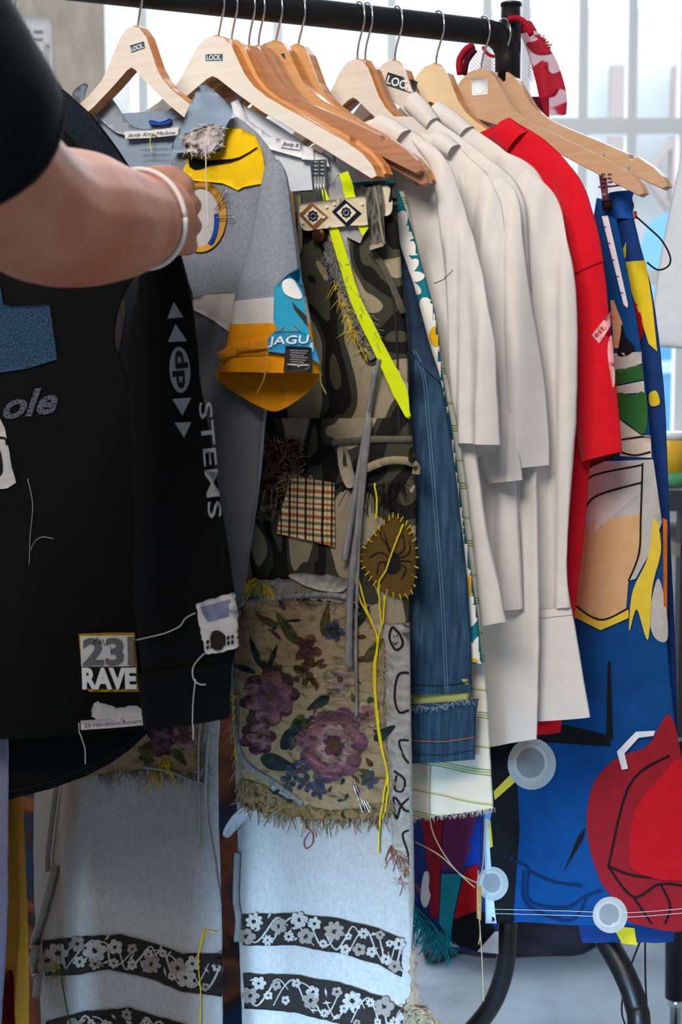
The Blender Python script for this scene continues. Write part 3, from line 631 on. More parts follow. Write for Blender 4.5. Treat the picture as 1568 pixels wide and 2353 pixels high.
t = white(8, 'white t-shirt second from the striped cream cloth', 'white_t_shirt',
    [(860, 340, 1010, 306), (870, 380, 1080, 360), (890, 430, 1140, 430), (920, 600, 1160, 600), (950, 900, 1180, 900), (970, 1200, 1195, 1200), (990, 1400, 1200, 1400)],
    [(1045, 345, 1075, 352), (1060, 420, 1140, 428), (1075, 520, 1165, 520), (1085, 650, 1175, 650), (1095, 850, 1188, 850), (1110, 1000, 1200, 1000), (1135, 1110, 1210, 1102)], 67, lining=[(1136, 1100), (1210, 1102), (1190, 1092), (1160, 1150), (1152, 1186), (1130, 1160)], collar=[(1000, 348, 1012, 302), (1020, 358, 1034, 312), (1036, 366, 1056, 332)])
t = white(7, 'white t-shirt nearest the striped cream cloth', 'white_t_shirt',
    [(740, 330, 880, 268), (750, 380, 980, 330), (760, 520, 1046, 500), (780, 700, 1060, 690), (800, 900, 1075, 900), (830, 1100, 1100, 1100), (850, 1300, 1130, 1300), (880, 1482, 1166, 1428)],
    [(925, 300, 985, 326), (975, 370, 1032, 378), (1005, 480, 1066, 490), (1020, 600, 1100, 600), (1030, 760, 1138, 760), (1038, 880, 1144, 880), (1048, 1017, 1149, 1022)], 69, lining=[(1050, 1012), (1148, 1020), (1136, 1054), (1118, 1048), (1090, 1050), (1078, 1062), (1060, 1080)], collar=[(856, 308, 880, 262), (886, 322, 908, 276), (918, 336, 942, 298)])
thread('armhole_seam', [(998, 650), (1020, 640), (1040, 618)], ['ws7', 'wb7'], .0006, cloth('cfcac6', .02), t, off=.0008)

# ---- cream cloth with green stripes
G_, C_, Y_ = '8fa968', 'e8e1cf', 'dfc48a'
STR = bands('cream_striped', [(0, C_), (.30, G_), (.325, C_), (.345, G_), (.37, C_), (.39, G_), (.415, C_), (.78, '8fb07c'), (.80, Y_), (.825, C_)], .062, voff=.35)
t = garment('striped_cloth', 'cream cloth with thin green and yellow cross stripes and frayed hem', 'cloth', 6)
loft('cloth', [(780, 440, 930, 440), (780, 560, 957, 555), (790, 700, 988, 690), (810, 1000, 1052, 1000), (850, 1400, 1102, 1400), (880, 1600, 1120, 1600), (900, 1750, 1130, 1750), (930, 1884, 1136, 1856)], PL[6], STR, t, seed=71, key='stripe', fold=.006)
fringe('frayed_hem', [(940, 1880), (1040, 1872), (1134, 1858)], 'stripe', plain('cream_fringe', 'd2cbb8', .9, .1), t, 140, (.002, .005), .0003)
for q in ([(990, 1760), (988, 1860), (998, 1920), (1040, 1990), (1092, 2040)], [(1096, 2036), (1110, 1990), (1115, 1900), (1122, 1860)], [(955, 1935), (1010, 1965), (1060, 2010), (1100, 2030)], [(1100, 2000), (1098, 2060), (1104, 2140), (1100, 2170)], [(1104, 2140), (1108, 2200), (1112, 2300)]): thread('loose_thread', q, PL[6], .0007, YARN_C, t, off=.006, n=24)
patch('yarn_tassel', [(1096, 2040), (1108, 2035), (1106, 2115), (1096, 2110)], PL[6], cloth('b08a4a', .2), t, off=.006)

# ---- teal cloth with white daisies
TEAL = cloth('17798a', .08, 60)
t = garment('daisy_trousers', 'teal trousers printed with large white daisies', 'trousers', 5)
loft('cloth', [(700, 430, 908, 414), (705, 500, 937, 490), (710, 620, 973, 620), (715, 740, 1005, 740), (720, 850, 1018, 850), (735, 1000, 1044, 1000), (750, 1190, 1066, 1190), (770, 1400, 1095, 1400), (790, 1532, 1110, 1526)], PL[5], TEAL, t, seed=73, key='daisy', fold=.004)
PET = cloth('eeebe4', .02, 60); 
for (cx, cy, R, ph) in ((905, 560, 80, .2), (1006, 772, 95, .1), (1030, 1080, 85, .5), (1088, 1345, 95, .3), (1090, 1530, 70, .1), (925, 640, 60, .6), (995, 930, 60, .9), (1050, 1215, 70, .2)):
    pp = []
    for k in range(9):
        a = ph+2*pi*k/9; rx = R*.40
        pp.append(ell(cx+cos(a)*R*.62*.75, cy+sin(a)*R*.62, rx, R*.21, a, 14))
    f = patch('daisy_print', pp, 'daisy', PET, t, off=.0008, g=7, step=7, thick=False, clip=True)
    patch('daisy_eye', ell(cx, cy, R*.2, R*.26, n=14), 'daisy', cloth('e5b21c', .08), f, off=.0016, g=6, step=6, thick=False, clip=True)

# ---- jeans
DEN = blotch('denim', [(.2, '1b2f44'), (.5, '2d4a63'), (.8, '44637d')], 60, .3, False, 3, .35, 4)
DEN2 = cloth('2c4059', .12, 200)
t = garment('jeans', 'faded blue jeans with a torn open hem above the cuff', 'jeans', 4)
loft('leg', [(660, 470, 908, 480), (670, 550, 916, 550), (680, 650, 950, 650), (690, 780, 985, 780), (700, 880, 1015, 880), (710, 1000, 1036, 1000), (720, 1190, 1058, 1190), (730, 1390, 1077, 1390), (740, 1596, 1084, 1592)], PL[4], DEN, t, seed=75, key='denim', fold=.003)
loft('lining', [(745, 1560, 1078, 1560), (748, 1640, 1078, 1636)], PL[4], blotch('lime_spots', [(.0, 'b4b870'), (.62, '20221a')], 30, .4), t, seed=76, t=.006, fold=.001)
loft('cuff', [(745, 1630, 1100, 1606), (748, 1660, 1094, 1640), (750, 1700, 1091, 1690), (752, 1760, 1090, 1746)], PL[4], DEN, t, seed=77, key='dcuff', fold=.003, t=.014)
fringe('frayed_edge', [(930, 1622), (1000, 1628), (1050, 1612), (1098, 1606)], 'dcuff', plain('denim_thread', '8ea3b6', .9, .1), t, 120, (.002, .006), .0004, down=.3, spread=1.6)
for dx in (0, 6): thread('side_seam', [(950+dx, 805), (972+dx, 870), (985+dx, 1000), (1000+dx, 1190), (1015+dx, 1390), (1024+dx, 1590)], 'denim', .0007, cloth('5f7f9e', .1), t, off=.0008, n=50)
patch('pocket_facing', [(916, 552), (950, 650), (985, 780), (1014, 878), (968, 835), (945, 800), (936, 700)], 'denim', DEN2, t, off=.0012)
thread('pocket_seam', [(946, 804), (970, 838), (1014, 880)], 'denim', .0008, DEN2, t, off=.0018)
thread('orange_stitching', [(948, 1702), (1020, 1704), (1090, 1694)], 'dcuff', .0006, plain('orange_thread', 'b5703a', .8, .1), t, off=.001, n=20)
for q in ([(940, 1570), (1010, 1575), (1083, 1566)], [(948, 1732), (1020, 1734), (1090, 1722)]): thread('hem_stitching', q, ['denim', 'dcuff'], .0006, cloth('24364c', .1), t, off=.0008, n=20)

# ---- patchwork camouflage trousers
CAMO = blotch('camouflage', [(.0, '9b9078'), (.43, '3c3e33'), (.50, '1b1b19'), (.585, '4a4a3c'), (.64, 'a2967c')], 7.5, 1.6, True, 1.5, .8, .6)
FLEECE = blotch('grey_fleece', [(.2, 'a8a7a6'), (.8, 'b8b7b6')], 150, .2, False, 1, .5, 5)
GREYC = cloth('8d8d8c', .12, 120); FRAY = cloth('86837c', .3, 90)
tr = garment('patchwork_trousers', 'patchwork trousers of camouflage, floral tapestry and grey fleece with brocade bands', 'trousers', 3)
P3 = PL[3]; PB3 = (PL[3][0]-NRM*.012, NRM)
loft('seat', [(230, 480, 912, 425), (220, 560, 917, 520), (215, 700, 930, 700), (205, 850, 942, 860), (200, 1010, 946, 1000)], P3, CAMO, tr, seed=81, key='seat', t=.03, cols=40, fold=.006)
loft('back_waist', [(300, 440, 905, 420), (300, 500, 900, 500)], (P3[0]-NRM*.035, NRM), GREYC, tr, seed=82, t=.006, fold=.002, key='bw')
loft('right_leg', [(560, 960, 946, 960), (566, 1090, 955, 1080), (566, 1200, 957, 1200), (556, 1340, 951, 1340), (545, 1440, 941, 1430), (538, 1700, 946, 1700), (545, 1900, 950, 1900), (548, 2100, 952, 2100), (560, 2353, 958, 2353), (566, 2620, 970, 2620)], P3, CAMO, tr, seed=83, key='rl', t=.05, cols=36, fold=.006, ff=10, ridge=[(.16, .10, .012), (.62, .2, .012)],
     cuts=[(.444, 'right_leg', CAMO), (1.0, 'right_leg_fleece', FLEECE)])
loft('left_leg', [(215, 960, 540, 960), (180, 1200, 540, 1200), (140, 1400, 530, 1400), (100, 1650, 505, 1650), (80, 1820, 503, 1820), (82, 2100, 511, 2100), (94, 2353, 512, 2353), (100, 2620, 515, 2620)], PB3, CAMO, tr, seed=87, key='ll', t=.05, cols=40, fold=.006, ff=8, ridge=[(.5, .2, .07)],
     cuts=[(.29, 'left_leg', CAMO), (1.0, 'left_leg_fleece', FLEECE)])
S = ['rl', 'seat']
# waistband, loops, belt, button, clip
WB = cloth('4b4b41', .3, 60)
patch('waistband', [(600, 452), (690, 440), (840, 424), (910, 420), (916, 470), (846, 470), (700, 486), (600, 500)], 'seat', WB, tr, off=.002)
BELT = blotch('bandana', [(.0, '1a1c2a'), (.40, 'd8cdb2'), (.60, '8a5b35')], 26, .5, True, 1, 1, 2)
bl = patch('belt', rnd([(697, 474), (720, 466), (790, 458), (852, 452), (868, 462), (864, 512), (800, 520), (740, 528), (708, 530), (696, 510)], 60), 'seat', cloth('d3c8ac', .1), tr, off=.0105)
BRN = cloth('8a5b35', .12, 90); NVY = cloth('161a2c', .1, 90); CRMW = cloth('e0d8c4', .06)
for (cx, cy, o, i) in ((728, 497, BRN, CRMW), (803, 490, NVY, CRMW)):
    d = patch('diamond_print', [(cx-33, cy-2), (cx-4, cy-31), (cx+34, cy+2), (cx+2, cy+33)], 'seat', o, bl, off=.0113, thick=False)
    patch('diamond_centre', [(cx-22, cy), (cx, cy-21), (cx+22, cy), (cx, cy+22)], 'seat', i, bl, off=.0119, thick=False)
    whl = [stroke([(cx-13*cos(a), cy-13*sin(a)), (cx+13*cos(a), cy+13*sin(a))], 2.2) for a in (0, pi/4, pi/2, 3*pi/4)]
    patch('wheel_spokes', whl, 'seat', NVY, bl, off=.0125, thick=False, g=30)
    patch('wheel_rim', ell(cx, cy, 11, 11.5), 'seat', NVY, bl, off=.0127, thick=False, g=30, holes=(ell(cx, cy, 8, 8.5),))
for cx, cy in ((758, 476), (764, 520), (838, 470), (776, 470), (700, 486), (704, 512), (752, 500)): patch('star_print', ell(cx, cy, 4, 4, n=6), 'seat', CRMW, bl, off=.0127, thick=False, g=30)
patch('belt_end', rnd([(874, 436), (896, 428), (905, 452), (903, 492), (880, 496), (872, 470)]), 'seat', blotch('bandana', [], 1), tr, off=.0105)
LOOP = blotch('worn_loop', [(.35, '35352f'), (.5, '6f6f66'), (.62, '2a2a26')], 70, .5, False, 2, .5, 3)
patch('belt_loop', [(846, 432), (884, 426), (890, 470), (893, 560), (860, 572), (850, 500)], 'seat', LOOP, tr, off=.0145)
patch('loop_edge', stroke([(868, 428), (878, 480), (888, 545), (892, 562)], 6), 'seat', cloth('8a8474', .2), tr, off=.0165)
patch('loop_tack', [(855, 566), (890, 556), (891, 566), (858, 576)], 'seat', cloth('a39c8a', .2), tr, off=.017)
patch('belt_loop', stroke([(690, 446), (693, 500), (694, 560), (690, 582)], 10), 'seat', cloth('7b745e', .25), tr, off=.006)
m = MB(); c0 = pt(738, 540, 'seat', .004); 
for k, (r, h) in enumerate(((.0085, 0), (.009, .002), (.006, .004), (.0005, .0045))):
    pass
V = []; rings = ((.0085, 0), (.0092, .0025), (.007, .0048), (.003, .0054), (.0002, .0054))
for r, h in rings: V += [c0+NRM*h+U*r*cos(2*pi*k/16)+Z*r*sin(2*pi*k/16) for k in range(16)]
build('button', V, [(i*16+k, i*16+(k+1) % 16, (i+1)*16+(k+1) % 16, (i+1)*16+k) for i in range(4) for k in range(16)], plain('bronze', '5a3a22', .35, .5, .7), tr)
h3 = HG[3][0]
clip(0, (HG[3][1]+NRM*.014, NRM), h3, off=0, h=(368, 466), w=(712, 757))
HP = (HG[3][1]-NRM*.002, NRM)
thread('clip_wire', [(768, 338), (769, 380), (768, 398), (755, 408), (740, 411), (664, 414), (560, 420), (450, 428)], HP, .0013, STEEL, h3, off=0, n=40)
# hi-vis tape
HV = plain('fluorescent_yellow', 'd9ef12', .4, .4); SIL = plain('reflective_silver', 'b4b4bb', .35, .5, .2)
hv = patch('reflective_tape', [(752, 440), (776, 402), (800, 398), (822, 460), (848, 520), (830, 560), (800, 545), (812, 620), (836, 690), (870, 760), (910, 840), (940, 880), (944, 970), (905, 880), (868, 800), (820, 700), (790, 620), (765, 530)], 'seat', SIL, tr, off=.004, key='tape')
patch('yellow_stripe', [(779, 400), (800, 393), (825, 462), (852, 522), (838, 544), (826, 520), (800, 460)], 'seat', HV, hv, off=.0075, thick=False)
patch('yellow_stripe', stroke([(748, 436), (758, 470), (774, 535), (797, 610), (822, 690), (858, 765), (895, 840), (925, 905), (942, 965)], [8, 14, 22, 24, 25, 28, 30, 34, 4], 40), S, HV, hv, off=.0075, thick=False)
# frayed fly
patch('frayed_strip', rnd([(745, 560), (775, 570), (800, 640), (830, 700), (862, 770), (872, 812), (850, 830), (820, 770), (800, 690), (765, 630)], 40), 'seat', blotch('fray_tweed', [(.3, '3e3e3c'), (.5, '77766f'), (.7, '2c2b2a')], 120, .6, False, 1, 1, 5), tr, off=.003, jag=5, step=8)
fringe('yellow_fraying', [(770, 640), (790, 700), (820, 780), (850, 820)], 'seat', YARN_Y, tr, 60, (.004, .018), .0004, spread=1.6)
fringe('grey_fraying', [(760, 590), (800, 650), (840, 720), (868, 780)], 'seat', YARN_G, tr, 220, (.004, .018), .0004, down=.4)
line('flap_fold', [(852, 572), (875, 600), (905, 660), (928, 720)], 14, 'seat', cloth('555449', .3), tr, off=.004)
# side seam and cargo pocket
for q in ([(898, 640), (912, 760), (916, 900), (918, 1000)], [(926, 640), (938, 760), (940, 900), (942, 1000)]): line('side_seam', q, 4, S, cloth('2a2a25', .2), tr, off=.002, n=20)
patch('pocket_flap', [(770, 1016), (860, 1006), (947, 1004), (956, 1060), (900, 1056), (835, 1075), (778, 1070)], S, CAMO, tr, off=.006)
patch('flap_binding', stroke([(768, 1018), (860, 1010), (947, 1010)], 16), S, cloth('5c5a4e', .25), tr, off=.0075)
patch('flap_edge', stroke([(838, 1080), (885, 1060), (930, 1058), (955, 1070), (956, 1090)], 18), S, cloth('94886c', .2), tr, off=.009)
patch('torn_pleat', rnd([(780, 1030), (800, 1032), (812, 1070), (820, 1110), (800, 1120), (784, 1080)]), S, cloth('a39a84', .2), tr, off=.006)
fringe('pocket_fraying', [(800, 1110), (860, 1118), (940, 1100)], S, YARN_N, tr, 60, (.008, .03), .0005, spread=1.6)
# straps
STRAP = blotch('grey_jersey', [(.3, '6d6d6e'), (.7, '98989a')], 60, .3, False, 3, .4, 4)
for q, r in (([(878, 826), (862, 900), (842, 1010), (824, 1120), (806, 1230), (796, 1288)], .0042), ([(870, 850), (852, 960), (840, 1080), (826, 1220), (812, 1330), (806, 1440), (808, 1532)], .0044), ([(846, 1040), (836, 1160), (828, 1260), (822, 1400), (822, 1540), (823, 1642)], .0036)):
    thread('strap', q, S, r, STRAP, tr, off=.010, n=40, seg=7, flat=.5)
# plaid, pin patch and spider patch
PLAID = bands('plaid', [(0, 'd9caa0'), (.12, 'b0664a'), (.26, 'd9caa0'), (.42, '7d735a'), (.54, 'd9caa0'), (.66, 'b0664a'), (.74, 'd9caa0'), (.88, '7d735a')], .028, [(0, 'ffffff'), (.20, '4a4348'), (.34, 'ffffff'), (.46, 'ead9a8'), (.58, 'ffffff'), (.70, '5a5356'), (.80, 'ffffff')], .026)
patch('plaid_patch', [(672, 1090), (771, 1110), (772, 1256), (700, 1238), (637, 1226), (650, 1170)], S, PLAID, tr, off=.004, jag=1)
patch('burgundy_patch', [(575, 1015), (640, 1005), (692, 1010), (690, 1080), (660, 1120), (640, 1150), (575, 1155)], S, blotch('burgundy_tweed', [(.3, '1e120f'), (.48, '4a1c18'), (.6, '6d5a44'), (.7, '2a1512')], 60, 1, False, 1, 1, 4), tr, off=.003, jag=3, step=8)
fringe('patch_fraying', [(590, 1020), (640, 1012), (690, 1015), (686, 1080), (650, 1150), (590, 1150)], S, YARN_B, tr, 180, (.004, .014), .0004, down=.2)
fringe('patch_fraying', [(660, 1020), (668, 1060), (660, 1120)], S, YARN_C, tr, 50, (.006, .02), .0004, down=.2)
for q in ([(600, 1010), (612, 1040)], [(632, 998), (640, 1030)], [(640, 1000), (652, 1040)], [(662, 1054), (700, 1032)], [(668, 1090), (706, 1066)], [(655, 1110), (702, 1080)], [(586, 1150), (600, 1130)], [(604, 1170), (612, 1128)], [(626, 1170), (628, 1126)], [(638, 1168), (641, 1120)]):
    p = thread('pin', q, S, .0004, CHROME, tr, off=.0055); e = pt(q[1][0], q[1][1], S, .0055)
    V, Fc = sweep([e-Z*.0009, e-Z*.0005, e, e+Z*.0005, e+Z*.0009], [.0002, .0008, .001, .0008, .0002], 6); build('pin_head', V, Fc, CHROME, p)
patch('tweed_scrap', [(582, 1165), (640, 1160), (632, 1196), (578, 1200)], S, blotch('blue_tweed', [(.35, '2c3440'), (.55, '7d715a'), (.7, '22303a')], 90, .6, False, 1, 1, 4), tr, off=.003, jag=4, step=8)
sp = patch('spider_patch', rnd([(905, 1182), (930, 1195), (948, 1222), (957, 1270), (955, 1325), (942, 1366), (905, 1368), (868, 1345), (845, 1318), (828, 1282), (850, 1240), (880, 1205)], 60), S, cloth('5c4720', .1, 60), tr, off=.004)
patch('spider_body', rnd([(902, 1274), (912, 1270), (918, 1282), (922, 1300), (914, 1314), (898, 1318), (886, 1308), (886, 1294), (896, 1284)]), S, BLK, sp, off=.0052, thick=False, g=12)
for q in ([(900, 1280), (890, 1250), (878, 1235), (876, 1222)], [(904, 1276), (892, 1250), (884, 1222)], [(898, 1284), (876, 1268), (852, 1280)], [(896, 1292), (874, 1292), (868, 1318)], [(912, 1278), (930, 1258), (926, 1226)], [(914, 1282), (940, 1270), (942, 1240)], [(916, 1288), (944, 1290), (952, 1310)], [(916, 1294), (934, 1306), (922, 1330)]):
    line('spider_leg', q, 2.6, S, BLK, sp, off=.0052)
q = rnd([(905, 1182), (930, 1195), (948, 1222), (957, 1270), (955, 1325), (942, 1366), (905, 1368), (868, 1345), (845, 1318), (828, 1282), (850, 1240), (880, 1205)], 60)
for i in range(0, len(q), 2):
    x, y = q[i]; dx, dy = 893-x, 1278-y; l = math.hypot(dx, dy); thread('yellow_stitch', [(x-dx/l*5, y-dy/l*5), (x+dx/l*8+random.uniform(-3, 3), y+dy/l*8)], S, .0006, YARN_Y, sp, off=.0058)
for q in ([(927, 1203), (905, 1260), (888, 1310), (874, 1334), (872, 1360), (878, 1440)], [(822, 1256), (820, 1330), (830, 1380), (858, 1430), (869, 1475), (860, 1540), (864, 1620), (874, 1700), (890, 1770), (884, 1820), (873, 1900), (872, 1960)], [(886, 1366), (882, 1420), (871, 1470), (864, 1545), (868, 1630), (880, 1720), (893, 1790), (888, 1850), (880, 1880)], [(826, 1330), (848, 1410), (866, 1450)], [(862, 1110), (868, 1150), (866, 1190)]):
    thread('yellow_cord', q, S, .0011, YARN_Y, tr, off=.007, n=44, wob=.8)
# knee seam between camouflage and tapestry
patch('torn_seam', rnd([(552, 1350), (600, 1335), (680, 1325), (740, 1320), (800, 1330), (830, 1360), (800, 1385), (720, 1378), (640, 1378), (560, 1390)], 50), S, FRAY, tr, off=.004, jag=4, step=8, puff=.004)
patch('torn_strip', rnd([(668, 1322), (720, 1318), (760, 1338), (800, 1345), (780, 1360), (720, 1350)]), S, cloth('a8a39a', .15), tr, off=.007, puff=.004)
fringe('yellow_fraying', [(560, 1345), (590, 1330), (610, 1340)], S, YARN_Y, tr, 90, (.006, .03), .0004, spread=1.6)
fringe('seam_fraying', [(560, 1370), (640, 1350), (720, 1350), (820, 1370)], S, YARN_C, tr, 160, (.005, .02), .0004, spread=1.4)
thread('grey_roll', [(548, 1392), (600, 1378), (680, 1370), (760, 1366), (800, 1372)], S, .0035, STRAP, tr, off=.005, n=24)
# tapestry panels
TAP = blotch('tapestry_ground', [(.30, '7d6a4e'), (.45, 'a08c6c'), (.58, '8f7b5c'), (.70, '4e4630')], 55, .8, False, .6, 1.8, 5)
def tapestry(pts, S, k=1.0):
    return patch('tapestry_panel', pts, S, TAP, tr, off=.004, jag=3, step=12)
tp = tapestry([(552, 1388), (640, 1375), (800, 1385), (850, 1420), (884, 1470), (884, 1650), (893, 1850), (780, 1868), (700, 1850), (640, 1800), (566, 1840), (555, 1700)], S)
def flower(cx, cy, R, cols, S, parent, name='woven_flower', n=7, off=.0052, sq=.85):
    f = None; rs = random.Random(int(cx+cy))
    for ring, (rr, c) in enumerate(cols):
        pp = [ell(cx+cos(a)*R*rr*.62*sq, cy+sin(a)*R*rr*.62, R*rr*.42*rs.uniform(.75, 1.15), R*rr*.30*rs.uniform(.8, 1.2), a+rs.uniform(-.3, .3), 10) for a in [2*pi*k/n+ring*.45+rs.uniform(-.2, .2) for k in range(n)]]
        o = patch(name if ring == 0 else 'petal_ring', pp, S, c, parent if ring == 0 else f, off=off+ring*.0007, thick=False, g=18, step=12)
        f = f or o
    patch('flower_eye', ell(cx, cy, R*.16, R*.16, n=10), S, cloth('4b3a22', .2), f, off=off+len(cols)*.0007, thick=False)
    return f
WV = lambda h: blotch('woven_'+h, [(.3, h), (.5, ''.join('%02x' % int(int(h[i:i+2], 16)*.75) for i in (0, 2, 4))), (.7, ''.join('%02x' % int(int(h[i:i+2], 16)*.4) for i in (0, 2, 4)))], 70, 1.2, False, .7, 1.6, 5)
PNK, PNK2, DPR, PURP2, CRF, GRL, GRD, BLU, BR2 = map(WV, ('94666a', 'a98883', '623a48', '7d5463', 'b09a78', '5c5a36', '2c3a36', '4c5468', '6a4a2c'))
def leaf(x, y, l, w, a, m, S, parent):
    c, s = cos(a), sin(a); q = [(0, 0), (.25, .5), (.6, .42), (1, 0), (.6, -.42), (.25, -.5)]
    patch('woven_leaf', rnd([(x+l*p*c-w*r*s, y+l*p*s+w*r*c) for p, r in q], 18), S, m, parent, off=.0048, thick=False, g=20, step=12)
for x, y, l, w, a, m in ((690, 1480, 90, 24, -2.2, GRL), (745, 1460, 80, 20, -1.4, GRL), (660, 1560, 80, 26, -2.6, GRD), (600, 1530, 70, 14, -1.9, GRD), (620, 1535, 60, 12, -1.2, GRD), (590, 1545, 60, 12, -2.8, GRD), (700, 1640, 90, 34, 1.9, GRL), (650, 1720, 100, 40, -.8, GRD), (600, 1740, 90, 36, .3, GRD), (840, 1520, 70, 24, -.9, GRL), (850, 1600, 60, 24, 1.2, GRL), (760, 1600, 60, 22, 2.6, GRD), (620, 1660, 70, 30, -1.2, GRL), (820, 1440, 60, 16, -1.0, GRD), (575, 1640, 50, 22, 1.2, GRL), (860, 1700, 60, 24, -.6, GRD), (640, 1440, 60, 16, -2.6, GRL)): leaf(x, y, l, w, a, m, S, tp)
flower(625, 1600, 72, [(1, DPR), (.85, PNK), (.55, PURP2)], S, tp, n=8)
flower(600, 1690, 46, [(1, DPR), (.7, PNK)], S, tp)
flower(770, 1712, 88, [(1, PURP2), (.82, PNK), (.55, PNK2), (.3, DPR)], S, tp, n=9)
flower(785, 1560, 44, [(1, CRF), (.6, PNK2)], S, tp)
flower(712, 1492, 36, [(1, BR2), (.6, DPR)], S, tp, n=5)
flower(770, 1450, 26, [(1, BLU), (.6, GRD)], S, tp, n=5); flower(700, 1550, 28, [(1, BR2)], S, tp, n=5); flower(845, 1640, 34, [(1, CRF), (.6, PNK)], S, tp)
for x, y in ((680, 1770), (705, 1800), (735, 1815), (665, 1800), (700, 1760), (740, 1790), (850, 1790)): flower(x, y, 22, [(1, BLU)], S, tp, n=5)
rs_ = random.Random(5)
for k in range(70):
    x, y = rs_.uniform(570, 870), rs_.uniform(1400, 1840)
    leaf(x, y, rs_.uniform(14, 40), rs_.uniform(6, 14), rs_.uniform(0, 6.3), rs_.choice((GRL, GRD, BR2, DPR, GRD, CRF)), S, tp)
fringe('tapestry_fraying', [(552, 1400), (545, 1500), (548, 1640), (556, 1760), (565, 1840), (640, 1855), (760, 1866), (890, 1850), (886, 1650), (870, 1460)], S, YARN_C, tr, 420, (.006, .026), .0004, spread=1.2)
fringe('tapestry_fraying', [(560, 1830), (640, 1850), (760, 1866), (890, 1856)], S, YARN_B, tr, 220, (.006, .024), .0005, spread=1.3)
patch('torn_tweed_edge', rnd([(556, 1790), (600, 1800), (650, 1830), (780, 1862), (890, 1840), (895, 1870), (780, 1884), (640, 1870), (560, 1850)], 50), S, blotch('tweed_edge', [(.3, '5f4b30'), (.5, '8a7650'), (.65, '36261a')], 90, .6, False, 1, 1, 4), tr, off=.0062, jag=4, step=8, puff=.003)
thread('grey_piping', [(548, 1400), (543, 1520), (548, 1660), (570, 1750), (640, 1800), (700, 1845)], S, .0032, STRAP, tr, off=.006, n=40)
thread('yellow_overlock', [(549, 1590), (547, 1640), (551, 1700), (553, 1740)], S, .0009, YARN_Y, tr, off=.009, wob=3, n=40)
patch('torn_rag', rnd([(512, 1915), (530, 1880), (560, 1855), (600, 1850), (570, 1880), (545, 1905), (525, 1925)]), P3, cloth('b3b8be', .12), tr, off=.03, puff=.006)
# safety pins
def pin(x, y, l, a, S, parent, off=.006):
    c, s = cos(a), sin(a)
    R = lambda p, q: (x+p*c-q*s, y+p*s+q*c)
    return thread('safety_pin', [R(0, 0), R(l*.5, -1), R(l, -2), R(l+5, 2), R(l, 6), R(l*.5, 5), R(0, 5), R(-4, 2), R(0, 0)], S, .00045, CHROME, parent, off=off, n=30)
pin(820, 1800, 62, 1.25, S, tr); pin(842, 1835, 56, 1.1, S, tr); pin(905, 2020, 30, .3, S, tr)
# doodled side panel
dp_ = patch('doodle_panel', [(884, 1432), (942, 1430), (945, 1640), (950, 1860), (953, 2060), (945, 2180), (938, 2060), (905, 1960), (896, 1850), (890, 1640)], S, blotch('pale_marl', [(.3, '8f8a83'), (.7, 'b1aca5')], 150, .2, False, .6, 1, 4), tr, off=.0045)
for q in ([(912, 1448), (902, 1440), (896, 1465), (910, 1492), (926, 1480), (920, 1458), (908, 1444)], [(942, 1545), (916, 1550), (908, 1600), (918, 1635), (940, 1630)], [(940, 1700), (918, 1702), (930, 1740), (944, 1755)], [(906, 1770), (930, 1790), (925, 1816), (908, 1812), (912, 1780)], [(944, 1830), (922, 1850), (912, 1880), (906, 1830), (930, 1860), (948, 1862)], [(948, 1905), (926, 1915), (938, 1960), (944, 2000), (942, 2028)]):
    line('doodle', q, 5, S, BLK, dp_, off=.0056, n=26)
for x, y in ((906, 1462), (914, 1460)): patch('doodle', ell(x, y, 1.6, 2.4, n=6), S, BLK, dp_, off=.0056, thick=False)
line('doodle', [(904, 1474), (909, 1479), (915, 1474)], 2, S, BLK, dp_, off=.0056)
thread('red_thread', [(700, 1850), (705, 1890), (722, 1915), (720, 1940), (706, 1948), (703, 1930), (716, 1910)], S, .0007, plain('red_thread', '7d3f35', .9, .1), tr, off=.004, n=30)
fringe('rust_fraying', [(900, 1945), (925, 1970), (940, 2010)], S, plain('rust_thread', '8a4f3a', .9, .1), tr, 60, (.008, .02), .0005)
